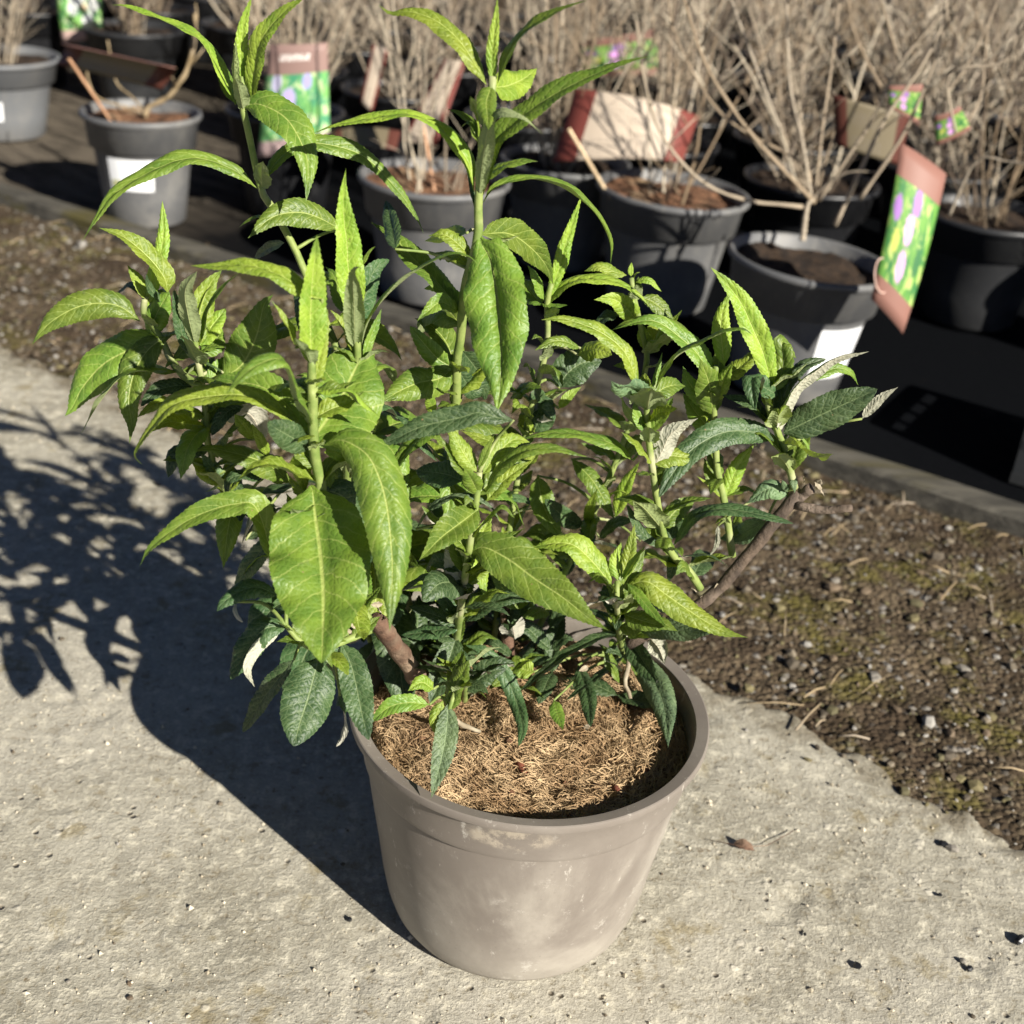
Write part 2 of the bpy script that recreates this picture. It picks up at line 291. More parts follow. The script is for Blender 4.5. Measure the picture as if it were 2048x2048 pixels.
def tag_back(name, end, mid):
    t = NT(name); uv = t.n('UVMap', uv_map='tag').outputs[0]; sp = t.n('SeparateXYZ'); t.put(sp.inputs[0], uv); u, v = sp.outputs[0], sp.outputs[1]
    row = t.math('FRACT', t.math('MULTIPLY', v, 13.)); ink = t.math('MULTIPLY', t.math('GREATER_THAN', row, .5), t.math('GREATER_THAN', t.noise(uv, 60, 1), .52))
    blk = t.math('ADD', t.math('MULTIPLY', t.math('GREATER_THAN', v, .52), t.math('LESS_THAN', v, .82)), t.math('MULTIPLY', t.math('GREATER_THAN', v, .06), t.math('LESS_THAN', v, .32)))
    ink = t.math('MULTIPLY', ink, t.math('MULTIPLY', blk, t.math('MULTIPLY', t.math('GREATER_THAN', u, .24), t.math('LESS_THAN', u, .66))))
    col = t.mix(t.math('MULTIPLY', ink, .75), mid, (.17, .15, .13))
    e = t.math('MAXIMUM', t.math('LESS_THAN', u, .17), t.math('GREATER_THAN', u, .84)); col = t.mix(e, col, end)
    t.set(Base_Color=col, Roughness=.55); t.b.inputs['Specular IOR Level'].default_value = .2; return t.m
GR = ((.04, .16, .05), (.12, .28, .05), (.36, .46, .14)); PU, LI = (.30, .15, .42), (.60, .30, .62)
BROWN = (.235, .12, .095)
M_TAG_A = tag_mat('purple_flower_print', BROWN, .2, BROWN, .17, GR, [(.22, .43, .09, (.42, .46, .10)), (.52, .72, .11, PU), (.14, .62, .10, PU), (.45, .54, .115, LI), (.45, .31, .115, LI), (.8, .4, .10, (.04, .14, .05))], False)
M_TAG_B = tag_mat('mauve_header_print', (.25, .165, .145), .27, (.42, .31, .30), .14, ((.06, .25, .13), (.16, .38, .11), (.42, .56, .29)), [(.4, .5, .13, (.42, .36, .62)), (.68, .66, .09, (.34, .32, .62)), (.62, .22, .12, (.42, .55, .72)), (.2, .66, .10, (.5, .48, .66))])
M_TAG_C = tag_mat('white_flower_print', (.3, .5, .1), .0, (.56, .40, .35), .2, ((.05, .20, .08), (.25, .55, .12), (.6, .75, .4)), [(.45, .82, .27, (.86, .88, .85)), (.8, .62, .16, (.84, .86, .8)), (.35, .55, .14, (.8, .84, .8)), (.68, .36, .15, (.85, .87, .85)), (.6, .58, .08, (.72, .55, .35))], False)
M_BACK = tag_back('cream_text_print', (.15, .04, .032), (.43, .36, .285))
M_BACK_SHADE = tag_back('shade_brown_text_print', (.085, .03, .022), (.15, .125, .08))  # shaded copy of the cream text print, shade mixed into its colours

# ---------------------------------------------------------------- the shrub: stems with their leaves (midrib, blade direction, width, age, fold)
STEMS = [
 (0.0048, 0.0026, [[-0.0632,0.0851,0.17],[-0.0923,0.0896,0.2769],[-0.1194,0.0946,0.3861],[-0.167,0.1,0.5002],[-0.179,0.1,0.5266],[-0.192,0.1,0.5495],[-0.1997,0.1,0.562],[-0.2081,0.1,0.6022],[-0.2115,0.1,0.6181],[-0.2117,0.1,0.6388]], [
  ([[-.2166,.1,.6189],[-.2288,.1088,.6395],[-.2449,.1178,.6584],[-.2724,.1272,.6668],[-.2973,.1353,.6721],[-.3128,.14,.672]],[[.42,.9,-.13],[.43,.9,-.1],[.43,.9,.09],[.37,.89,.27],[.32,.88,.35],[.26,.87,.43]],0.0182,"y",14),
  ([[-.2121,.1,.6217],[-.212,.1,.6531],[-.2097,.1,.6733],[-.2039,.1,.6911]],[[.95,.31,-.0],[.95,.3,-.04],[.94,.27,-.2],[.92,.25,-.3]],0.0116,"y",25),
  ([[-.2058,.1,.6211],[-.2017,.0946,.6454],[-.196,.0899,.6654],[-.1814,.0849,.6834],[-.1637,.08,.6967]],[[.85,-.47,-.25],[.83,-.48,-.29],[.68,-.53,-.5],[.45,-.6,-.66],[.35,-.63,-.7]],0.0148,"y",20),
  ([[-.2147,.1,.6203],[-.2149,.0926,.6422],[-.212,.085,.6642]],[[-.97,.25,.07],[-.96,.26,.14],[-.94,.27,.22]],0.0082,"y",30),
  ([[-.2128,.1,.6186],[-.1973,.0929,.6225],[-.1763,.0817,.6162],[-.1613,.0678,.5972],[-.1583,.0581,.5813],[-.1583,.05,.5679]],[[.09,-.32,-.94],[-.25,-.39,-.89],[-.7,-.42,-.58],[-.9,-.38,-.21],[-.94,-.32,.1],[-.94,-.3,.18]],0.0281,"g",14),
  ([[-.2023,.1,.5618],[-.2185,.0926,.5764],[-.2417,.084,.5841],[-.2651,.0755,.5778],[-.293,.064,.5605],[-.3046,.0572,.5448],[-.3151,.05,.5267]],[[.03,.88,.47],[-.08,.87,.48],[-.29,.83,.47],[-.49,.77,.42],[-.62,.71,.35],[-.75,.63,.23],[-.77,.61,.2]],0.0203,"g",16),
  ([[-.1988,.1,.5634],[-.1923,.103,.5775],[-.1812,.1061,.5893],[-.1652,.1094,.5957],[-.1309,.1162,.5888],[-.106,.1225,.5658],[-.091,.1272,.545],[-.0839,.13,.5304]],[[.64,-.76,-.13],[.58,-.79,-.21],[.42,-.85,-.32],[.18,-.91,-.37],[.02,-.93,-.38],[-.14,-.93,-.36],[-.22,-.92,-.33],[-.27,-.91,-.31]],0.0159,"g",15),
  ([[-.142,.1,.5373],[-.1574,.0898,.5481],[-.1703,.082,.5524],[-.1863,.0721,.5499],[-.2008,.06,.5371]],[[.11,.64,.76],[.02,.63,.78],[-.31,.58,.75],[-.64,.48,.6],[-.77,.42,.48]],0.0213,"g",12),
  ([[-.183,.1,.5235],[-.1981,.1146,.5136],[-.2126,.13,.4992]],[[.12,.64,.76],[-.02,.62,.79],[-.16,.59,.79]],0.0089,"d",15),
  ([[-.2145,.1,.6184],[-.2283,.1207,.6315],[-.2382,.14,.6456]],[[.83,.56,-.01],[.83,.55,-.09],[.82,.54,-.16]],0.0127,"g",12),
 ], [[[-.1755,.1,.5189],[-.1587,.112,.5281],[-.142,.1,.5373]]]),
 (0.0055, 0.003, [[-0.043,0.1,0.1919],[-0.0491,0.0759,0.3088],[-0.0482,0.052,0.4116],[-0.0478,0.0429,0.4474],[-0.0485,0.0378,0.467],[-0.0462,0.0312,0.4912],[-0.0452,0.0208,0.5279],[-0.0403,0.02,0.5528],[-0.0382,0.02,0.5678],[-0.0396,0.02,0.5882],[-0.039,0.02,0.6246],[-0.0359,0.02,0.6475],[-0.0356,0.02,0.6674]], [
  ([[-.0392,.02,.6617],[-.0458,.0242,.6713],[-.0585,.0309,.6855],[-.0744,.0372,.6952],[-.0922,.0431,.6983],[-.104,.0469,.6958],[-.1126,.05,.6995]],[[.62,.78,.08],[.6,.79,.13],[.56,.8,.23],[.44,.8,.4],[.27,.79,.55],[.3,.8,.53],[.46,.81,.37]],0.0163,"y",12),
  ([[-.0353,.02,.6631],[-.0371,.02,.6803],[-.0362,.02,.6996],[-.0361,.02,.7142]],[[.99,.06,.1],[1.0,.05,.02],[1.0,.04,-.03],[1.0,.04,-.0]],0.0083,"y",25),
  ([[-.0325,.02,.6633],[-.0268,.0152,.6819],[-.0167,.0107,.6972],[-.0012,.0056,.7095],[.0184,.0,.719]],[[.43,-.83,-.34],[.36,-.84,-.4],[.18,-.86,-.47],[.03,-.87,-.48],[-.02,-.88,-.48]],0.0134,"g",18),
  ([[-.0357,.02,.6608],[-.0261,.0363,.6598],[-.0164,.054,.6621],[-.0089,.07,.6662]],[[.46,-.32,-.82],[.59,-.31,-.75],[.77,-.28,-.58],[.84,-.27,-.48]],0.02,"y",15),
  ([[-.0363,.02,.6613],[-.0377,.0022,.6552],[-.0358,-.0139,.6499],[-.034,-.03,.6448]],[[-.97,-.0,.22],[-1.0,-.03,.06],[-.99,-.07,-.13],[-.99,-.07,-.13]],0.0147,"g",15),
  ([[-.0369,.02,.592],[-.0312,.0133,.6267],[-.0201,.0096,.642],[-.0022,.0047,.6589],[.0188,-.0006,.6734],[.0395,-.0056,.6845],[.0582,-.01,.692]],[[.38,-.9,-.23],[.3,-.91,-.29],[.09,-.94,-.33],[.02,-.94,-.33],[-.04,-.95,-.32],[-.08,-.95,-.31],[-.1,-.95,-.3]],0.0192,"g",18),
  ([[-.0429,.02,.5939],[-.0471,.0214,.612],[-.0566,.0225,.6237],[-.0701,.0238,.6337],[-.0879,.0252,.6387],[-.1112,.027,.6341],[-.1348,.0287,.6271],[-.1514,.03,.6196]],[[.58,.81,.07],[.53,.83,.17],[.39,.86,.32],[.27,.87,.41],[.07,.86,.5],[-.07,.85,.53],[-.13,.84,.53],[-.18,.83,.53]],0.0187,"y",12),
  ([[-.0396,.02,.5894],[-.0376,.0032,.6194],[-.0349,-.0092,.6403],[-.0298,-.0176,.6533],[-.0153,-.0276,.6544],[-.0008,-.04,.6471]],[[-.97,.19,.17],[-.8,.49,.35],[-.51,.68,.53],[.31,.76,.57],[.59,.8,-.1],[.43,.77,-.46]],0.0129,"g",25),
  ([[-.0419,.02,.6243],[-.0461,.031,.6331],[-.0541,.04,.6374],[-.0651,.05,.6391]],[[.87,.47,-.17],[.86,.5,.04],[.71,.57,.43],[.61,.58,.54]],0.0084,"g",20),
  ([[-.0419,.02,.6243],[-.0431,.0151,.6389],[-.0473,.01,.6531]],[[.41,.86,.32],[.35,.86,.37],[.29,.87,.4]],0.0028,"y",20),
  ([[-.0358,.02,.6294],[-.037,.0151,.6417],[-.0341,.01,.654]],[[.4,.84,.37],[.49,.82,.3],[.56,.8,.2]],0.0028,"y",20),
  ([[-.0365,.02,.5873],[-.0292,.0264,.5964],[-.0097,.0368,.6015],[.0085,.0457,.5978],[.024,.0537,.5892],[.0405,.0632,.5743],[.0518,.0727,.554],[.0547,.08,.5355]],[[.55,-.82,.14],[.54,-.84,-.02],[.45,-.87,-.2],[.31,-.88,-.35],[.16,-.88,-.44],[-.02,-.87,-.49],[-.28,-.84,-.46],[-.43,-.82,-.39]],0.0149,"g",14),
  ([[-.0401,.02,.5773],[-.0457,.0269,.593],[-.0501,.0337,.6088],[-.0533,.04,.6236]],[[.47,.86,-.21],[.47,.85,-.22],[.47,.85,-.25],[.47,.84,-.26]],0.0072,"d",20),
  ([[-.038,.02,.5662],[-.0346,.0148,.5599],[-.0295,.0095,.5545],[-.0234,-.0041,.5372],[-.0189,-.0191,.518],[-.016,-.0307,.5031],[-.0148,-.0434,.4868],[-.0155,-.055,.472]],[[-.9,-.1,-.42],[-.85,-.12,-.51],[-.92,-.08,-.38],[-.97,-.04,-.25],[-.98,-.02,-.19],[-.99,.0,-.13],[-1.0,.04,-.04],[-1.0,.06,.0]],0.0491,"g",22),
  ([[-.0373,.02,.5662],[-.0186,.043,.5619],[-.0036,.0628,.548],[.0088,.0821,.5296],[.0162,.1,.5085]],[[.49,-.53,-.69],[.26,-.55,-.8],[-.17,-.55,-.82],[-.46,-.52,-.72],[-.6,-.49,-.63]],0.0231,"g",14),
  ([[-.0469,.0258,.5106],[-.0592,.0357,.52],[-.0699,.044,.5277],[-.0821,.0526,.5345],[-.0991,.0651,.5455],[-.1168,.0758,.5515]],[[.62,.79,-.02],[.62,.79,-.01],[.61,.8,.03],[.6,.8,.04],[.58,.81,.09],[.55,.82,.16]],0.0215,"g",14),
  ([[-.0484,.0261,.5095],[-.0597,.0147,.519],[-.0678,.0051,.5152],[-.0743,-.0039,.5106]],[[-.01,.65,.76],[-.44,.59,.68],[-.81,.5,.31],[-.84,.48,.26]],0.0128,"g",15),
  ([[-.0516,.0393,.4609],[-.0595,.0296,.4571],[-.0713,.018,.4582],[-.0833,.005,.4566],[-.0961,-.0107,.4527]],[[-.72,.36,.59],[-.55,.42,.72],[-.47,.44,.77],[-.61,.39,.69],[-.65,.38,.66]],0.0252,"g",18),
  ([[-.05,.0391,.462],[-.0556,.0494,.4749],[-.0676,.0597,.4837],[-.0827,.0691,.4859]],[[.9,.43,.05],[.84,.49,.23],[.63,.57,.53],[.46,.6,.65]],0.023,"g",12),
  ([[-.0475,.0393,.4613],[-.0607,.0378,.4676],[-.0725,.036,.4801],[-.0824,.0343,.4926]],[[.37,.37,.85],[.54,.35,.77],[.7,.31,.65],[.72,.3,.62]],0.0162,"g",12),
  ([[-.0448,.0203,.5444],[-.0531,.0319,.5474],[-.0707,.0503,.5409]],[[.82,.55,.13],[.64,.61,.47],[.44,.65,.62]],0.0143,"y",12),
  ([[-.0414,.0257,.511],[-.0552,.0342,.5164],[-.064,.0401,.5212],[-.0747,.0457,.5165]],[[.59,.63,.52],[.61,.62,.49],[.38,.64,.67],[-.02,.63,.78]],0.0138,"y",12),
  ([[-.0461,.02,.5662],[-.0586,.0492,.5565],[-.081,.1,.5338]],[[.53,.46,.71],[.36,.48,.8],[.27,.49,.83]],0.0124,"g",12),
  ([[-.0932,.0204,.551],[-.0989,.0505,.5563],[-.1085,.0904,.5639]],[[.98,.16,.15],[.96,.17,.21],[.95,.18,.25]],0.0124,"d",10),
  ([[-.0466,.0398,.4594],[-.0358,.0556,.4387],[-.0286,.0624,.4383],[-.0274,.0698,.426]],[[-.74,-.29,-.61],[-.48,-.36,-.8],[-.56,-.34,-.75],[-.98,-.1,-.16]],0.0147,"d",12),
  ([[-.0636,.0497,.4204],[-.0644,.0329,.435],[-.0674,.0097,.4535]],[[.87,.3,.39],[.79,.34,.5],[.72,.37,.58]],0.0093,"y",10),
  ([[-.0448,.035,.4771],[-.0353,.0573,.456],[-.0241,.085,.4273]],[[-.72,-.29,-.63],[-.76,-.27,-.59],[-.79,-.26,-.56]],0.0182,"d",12),
 ], [[[-.0386,.02,.5652],[-.0424,.032,.5657],[-.0461,.02,.5662]],[[-.0425,.0204,.5415],[-.0679,.0324,.5463],[-.0932,.0204,.551]],[[-.0481,.0497,.4209],[-.0559,.0617,.4206],[-.0636,.0497,.4204]]]),
 (0.0048, 0.0028, [[-0.0858,0.1,0.182],[-0.1107,0.0459,0.3099],[-0.1205,0.0194,0.3659],[-0.1196,0.005,0.3965],[-0.1117,-0.015,0.4831],[-0.1146,-0.015,0.5141],[-0.1157,-0.015,0.5335]], [
  ([[-.1149,-.015,.5101],[-.1168,-.015,.5334],[-.1189,-.015,.5486],[-.1199,-.015,.5635],[-.122,-.015,.5782],[-.1228,-.015,.5971],[-.1215,-.015,.6108]],[[.95,.31,.08],[.94,.31,.1],[.94,.31,.1],[.95,.31,.1],[.95,.31,.08],[.96,.28,-.01],[.96,.26,-.09]],0.0211,"y",24),
  ([[-.1138,-.015,.4918],[-.1112,-.0392,.527],[-.1095,-.0576,.5521],[-.108,-.0657,.5628],[-.104,-.07,.5667]],[[-.99,-.15,-.03],[-1.0,.03,.09],[-.96,.18,.22],[-.74,.35,.58],[-.2,.55,.81]],0.0144,"g",22),
  ([[-.1103,-.015,.4897],[-.1051,-.0184,.5123],[-.0955,-.0214,.5299],[-.0809,-.0249,.5469],[-.0666,-.0279,.5589],[-.0523,-.0307,.5669],[-.0414,-.0326,.567],[-.0346,-.0341,.5622],[-.0339,-.035,.5574]],[[.31,-.93,-.21],[.23,-.94,-.24],[.08,-.97,-.24],[-.01,-.98,-.21],[-.08,-.98,-.17],[-.16,-.98,-.08],[-.18,-.98,.04],[-.19,-.98,.1],[-.25,-.96,.14]],0.014,"g",20),
  ([[-.1079,-.015,.4834],[-.1042,-.0109,.4976],[-.1004,-.0076,.5088],[-.098,-.005,.5176]],[[.74,.57,-.36],[.73,.56,-.38],[.73,.56,-.39],[.74,.57,-.37]],0.0073,"g",25),
  ([[-.1149,-.015,.4893],[-.1205,-.015,.5033],[-.1251,-.015,.5116],[-.1304,-.015,.5174]],[[.38,.91,.15],[.36,.92,.17],[.29,.93,.21],[.25,.94,.23]],0.0086,"y",18),
  ([[-.1108,-.015,.5105],[-.109,.0125,.5281],[-.1055,.0248,.5356],[-.0983,.035,.5386]],[[.85,.24,-.46],[.82,.22,-.52],[.59,.09,-.8],[.36,.02,-.93]],0.0161,"d",15),
  ([[-.1169,-.015,.5139],[-.1264,.0066,.5213],[-.1348,.0251,.528],[-.1419,.035,.5298]],[[.92,.35,.18],[.92,.35,.18],[.87,.38,.31],[.73,.43,.53]],0.0155,"g",15),
  ([[-.1108,-.015,.5478],[-.1077,-.0017,.5546],[-.1042,.005,.5567]],[[.86,-.38,.35],[.88,-.4,.25],[.88,-.48,.04]],0.0033,"g",20),
  ([[-.1164,-.015,.4899],[-.1198,-.0037,.4991],[-.1198,.005,.5064]],[[.95,.3,-.01],[.96,.26,-.12],[.95,.21,-.25]],0.008,"y",20),
 ], [[[-.1157,-.015,.5335],[-.1133,-.003,.5407],[-.1108,-.015,.5478]]]),
 (0.005, 0.003, [[-0.0907,-0.07,0.3099],[-0.1289,-0.0765,0.3764],[-0.1246,-0.08,0.4181],[-0.1267,-0.0813,0.4334],[-0.1287,-0.0827,0.4485],[-0.1292,-0.0847,0.4708],[-0.1294,-0.085,0.4941],[-0.1302,-0.085,0.4663],[-0.13,-0.085,0.5123]], [
  ([[-.1296,-.085,.5048],[-.1306,-.085,.527],[-.1304,-.085,.5451],[-.1295,-.085,.5629],[-.1282,-.085,.5769],[-.1272,-.085,.5887]],[[.97,.26,.04],[.97,.25,.02],[.97,.23,-.03],[.97,.22,-.07],[.97,.21,-.08],[.97,.21,-.08]],0.0197,"y",24),
  ([[-.1285,-.0849,.4897],[-.1262,-.0808,.511],[-.1237,-.0773,.5284],[-.1221,-.0749,.5401]],[[.88,.44,-.18],[.88,.44,-.19],[.88,.43,-.21],[.88,.43,-.21]],0.0104,"y",20),
  ([[-.1314,-.085,.5084],[-.1335,-.085,.5267]],[[.84,.54,.1],[.84,.54,.1]],0.0043,"y",20),
  ([[-.1397,-.085,.5173],[-.1438,-.085,.5294],[-.1493,-.085,.5383],[-.1547,-.085,.5464]],[[.21,.98,.07],[.18,.98,.08],[.14,.99,.09],[.14,.99,.09]],0.0072,"y",22),
  ([[-.1307,-.084,.4633],[-.1341,-.1008,.4913],[-.1372,-.113,.5102],[-.1411,-.1235,.5253],[-.1507,-.1344,.5262],[-.1591,-.1466,.5221],[-.1651,-.159,.5156]],[[-.75,.66,-.0],[-.75,.66,-.0],[-.75,.66,-.0],[-.75,.66,-.0],[-.75,.66,-.0],[-.75,.66,-.0],[-.75,.66,-.0]],0.0188,"g",14),
  ([[-.1351,-.0836,.4579],[-.1423,-.0836,.4675],[-.1565,-.0836,.4771],[-.1707,-.0836,.4819],[-.185,-.0836,.4815],[-.2145,-.0836,.4732],[-.2302,-.0836,.456],[-.2403,-.0836,.4411],[-.2437,-.0836,.433],[-.2394,-.0836,.427]],[[.09,.99,.07],[.05,1.0,.06],[.03,1.0,.05],[.01,1.0,.07],[-.03,.99,.14],[-.13,.96,.23],[-.35,.9,.28],[-.45,.85,.26],[-.76,.64,-.05],[-.7,.51,-.5]],0.017,"y",14),
  ([[-.133,-.0834,.4565],[-.1476,-.0745,.4747],[-.1672,-.0669,.4822],[-.1908,-.0592,.4783],[-.2087,-.0534,.4702]],[[.6,.8,.09],[.54,.82,.19],[.33,.84,.44],[.09,.81,.58],[-.03,.78,.62]],0.021,"g",12),
  ([[-.1323,-.0829,.4507],[-.1254,-.0642,.4587],[-.1177,-.0437,.4682],[-.1136,-.0276,.4773],[-.1102,-.0156,.4841],[-.1068,-.0029,.4917]],[[.88,-.13,-.45],[.88,-.13,-.45],[.92,-.1,-.39],[.94,-.07,-.33],[.94,-.07,-.33],[.95,-.06,-.32]],0.059,"g",8),
  ([[-.1222,-.0829,.4521],[-.1103,-.0899,.4601],[-.0939,-.1005,.4581],[-.0846,-.1099,.4494],[-.077,-.1225,.4354],[-.0717,-.1379,.4172],[-.0688,-.1513,.4013],[-.067,-.1729,.376]],[[.37,-.36,-.86],[-.09,-.45,-.89],[-.61,-.42,-.68],[-.88,-.3,-.37],[-.96,-.21,-.2],[-.98,-.16,-.1],[-.99,-.11,-.02],[-1.0,-.09,.01]],0.0314,"g",10),
  ([[-.1314,-.0804,.4209],[-.1291,-.0848,.4184],[-.1253,-.0982,.4102],[-.1186,-.1194,.3978],[-.1122,-.1441,.3842],[-.1085,-.1651,.3731],[-.1049,-.1904,.3609]],[[-.91,-.31,-.28],[-.96,-.24,-.14],[-.97,-.23,-.11],[-.97,-.22,-.1],[-.98,-.19,-.05],[-.99,-.16,.01],[-.99,-.15,.02]],0.0669,"g",9),
  ([[-.1238,-.08,.4192],[-.1099,-.0751,.411],[-.0982,-.0676,.384],[-.0949,-.06,.3508]],[[-.18,-.68,-.71],[-.5,-.64,-.59],[-.79,-.52,-.33],[-.87,-.45,-.19]],0.0319,"d",10),
  ([[-.1382,-.0827,.446],[-.1376,-.0737,.4286],[-.1382,-.0627,.4061]],[[-.95,-.26,-.16],[-.96,-.24,-.12],[-.97,-.22,-.09]],0.0143,"y",8),
  ([[-.1222,-.0823,.4466],[-.1164,-.073,.4426],[-.1113,-.0623,.4322]],[[.38,-.55,-.75],[.05,-.6,-.8],[-.24,-.62,-.75]],0.011,"y",12),
  ([[-.1309,-.0827,.4492],[-.1401,-.0953,.4614],[-.1477,-.1063,.4719],[-.1519,-.1127,.4783]],[[.12,.65,.75],[.12,.64,.76],[.14,.64,.76],[.16,.64,.75]],0.0185,"d",12),
  ([[-.1187,-.08,.4203],[-.1222,-.0731,.4298],[-.1165,-.0675,.4358],[-.1131,-.065,.4325]],[[.95,.24,.17],[.98,.06,-.19],[.52,-.32,-.79],[-.44,-.46,-.77]],0.011,"g",10),
  ([[-.1239,-.085,.5497],[-.1351,-.0821,.5535],[-.1508,-.0779,.5603],[-.1704,-.0733,.5629],[-.1903,-.0689,.5592],[-.2079,-.065,.5563]],[[.35,.84,.4],[.37,.84,.38],[.32,.84,.43],[.17,.82,.54],[.08,.81,.58],[.09,.81,.58]],0.0186,"y",16),
  ([[-.1309,-.0827,.4483],[-.1384,-.0854,.4521],[-.1469,-.0893,.4618],[-.1519,-.0927,.4723]],[[-.27,.95,.15],[-.22,.95,.21],[-.11,.96,.27],[-.03,.96,.29]],0.0132,"d",10),
  ([[-.1224,-.0803,.4226],[-.1317,-.0603,.402]],[[-.85,.13,.51],[-.85,.13,.51]],0.0066,"g",8),
  ([[-.1558,-.0765,.356],[-.166,-.0825,.4018],[-.1803,-.0848,.405],[-.202,-.0884,.3972],[-.2199,-.0916,.3852],[-.2341,-.0944,.3717],[-.2414,-.0965,.3583]],[[.46,.86,.22],[.3,.9,.3],[-.2,.91,.37],[-.34,.86,.39],[-.46,.8,.38],[-.6,.72,.35],[-.71,.64,.29]],0.019,"g",14),
  ([[-.1525,-.0765,.374],[-.1633,-.0765,.3685],[-.1743,-.0765,.3523],[-.184,-.0765,.3331]],[[-.33,.69,.65],[-.58,.57,.58],[-.77,.45,.45],[-.81,.41,.41]],0.0141,"d",14),
 ], [[[-.13,-.085,.5123],[-.1348,-.073,.5148],[-.1397,-.085,.5173]],[[-.1287,-.0827,.4485],[-.1335,-.0707,.4473],[-.1382,-.0827,.446]],[[-.13,-.085,.5123],[-.1269,-.073,.531],[-.1239,-.085,.5497]],[[-.1289,-.0765,.3764],[-.1423,-.0645,.3662],[-.1558,-.0765,.356]],[[-.1289,-.0765,.3764],[-.1407,-.0645,.3752],[-.1525,-.0765,.374]]]),
 (0.0034, 0.002, [[-0.0912,-0.07,0.306],[-0.1087,-0.0854,0.3045],[-0.1213,-0.0965,0.3046],[-0.1339,-0.1,0.3118],[-0.144,-0.1,0.3241]], [
  ([[-.1496,-.1,.3477],[-.1617,-.1062,.3565],[-.1738,-.1122,.3546],[-.1817,-.117,.349],[-.1852,-.12,.3439]],[[-.12,.88,.46],[-.31,.85,.42],[-.54,.78,.32],[-.69,.68,.24],[-.77,.61,.17]],0.015,"d",14),
  ([[-.177,-.1,.3396],[-.1764,-.109,.34],[-.1721,-.1195,.341],[-.1657,-.13,.344]],[[.91,.07,.4],[.73,.23,.64],[.31,.33,.89],[.09,.32,.94]],0.0039,"d",8),
  ([[-.143,-.1,.323],[-.157,-.1053,.3238],[-.1679,-.1119,.3102],[-.1775,-.12,.2905]],[[-.3,.85,.44],[-.55,.75,.37],[-.78,.58,.23],[-.82,.54,.18]],0.0207,"d",14),
  ([[-.1481,-.1,.3176],[-.1577,-.1119,.3162],[-.1633,-.1236,.3104],[-.1633,-.1306,.3057],[-.1569,-.14,.3011]],[[.48,-.29,-.83],[.64,-.19,-.74],[.86,.03,-.51],[.92,.38,-.04],[.85,.5,.15]],0.0086,"s",8),
  ([[-.139,-.1,.2965],[-.1515,-.1,.2776],[-.1621,-.1,.2586],[-.1698,-.1,.2422],[-.1753,-.1,.231]],[[-.7,.55,.46],[-.73,.53,.44],[-.78,.48,.4],[-.8,.46,.38],[-.79,.47,.39]],0.0152,"d",15),
  ([[-.1223,-.0965,.2983],[-.1236,-.1065,.2903],[-.1254,-.119,.2805],[-.1281,-.1318,.2711],[-.1303,-.1465,.2605]],[[-.98,-.03,.19],[-.98,-.02,.2],[-.97,.0,.23],[-.97,.0,.23],[-.98,-.01,.22]],0.0349,"d",12),
  ([[-.1087,-.0856,.3035],[-.1007,-.0963,.2955],[-.0946,-.1085,.2849],[-.088,-.1237,.2718],[-.0819,-.1356,.2622]],[[-.86,-.37,-.36],[-.9,-.33,-.28],[-.94,-.27,-.19],[-.94,-.27,-.2],[-.93,-.29,-.23]],0.0217,"d",14),
  ([[-.1077,-.0951,.266],[-.1031,-.1032,.2545],[-.1029,-.11,.2442],[-.1067,-.1151,.2376]],[[-.85,-.53,.04],[-.18,-.83,.53],[.53,-.74,.41],[.83,-.56,-.04]],0.009,"d",12),
  ([[-.1186,-.0944,.3034],[-.1136,-.0861,.2869],[-.1216,-.0744,.2597]],[[-.66,-.58,-.49],[-.95,-.31,-.08],[-.97,-.08,.25]],0.0208,"d",12),
 ], [[[-.144,-.1,.3241],[-.1468,-.088,.3359],[-.1496,-.1,.3477]],[[-.144,-.1,.3241],[-.1605,-.088,.3318],[-.177,-.1,.3396]],[[-.1339,-.1,.3118],[-.1365,-.088,.3041],[-.139,-.1,.2965]],[[-.1198,-.0951,.3046],[-.1137,-.0831,.2853],[-.1077,-.0951,.266]]]),
 (0.0042, 0.0026, [[-0.1035,0.0987,0.17],[-0.1538,0.0822,0.26],[-0.2235,0.0628,0.3357],[-0.2317,0.06,0.366],[-0.2344,0.06,0.3733],[-0.2355,0.06,0.4067],[-0.2381,0.06,0.4315],[-0.2408,0.06,0.4496],[-0.2413,0.06,0.4664]], [
  ([[-.2408,.06,.452],[-.2417,.0469,.4829],[-.2402,.0382,.5033],[-.2293,.03,.5204]],[[-1.0,.07,-.0],[-1.0,.09,.05],[-.89,.22,.39],[-.71,.35,.62]],0.0162,"g",20),
  ([[-.2396,.06,.4521],[-.2385,.0682,.4756],[-.2328,.0752,.495],[-.2246,.08,.5058]],[[.97,.21,-.12],[.96,.18,-.21],[.89,.07,-.44],[.8,-.01,-.6]],0.0204,"y",14),
  ([[-.2372,.06,.4548],[-.2295,.0558,.4832],[-.217,.0525,.5029],[-.2051,.05,.515]],[[.56,-.79,-.27],[.47,-.82,-.32],[.28,-.88,-.38],[.19,-.91,-.37]],0.0107,"g",25),
  ([[-.2373,.06,.4536],[-.2322,.0686,.4641],[-.2272,.0747,.4707],[-.2226,.08,.4765]],[[.93,-.16,-.32],[.91,-.19,-.37],[.86,-.24,-.45],[.85,-.24,-.46]],0.0183,"y",14),
  ([[-.2363,.06,.4488],[-.2303,.0684,.4522],[-.2253,.08,.4605]],[[.78,-.35,-.52],[.89,-.27,-.38],[.94,-.21,-.27]],0.0169,"g",12),
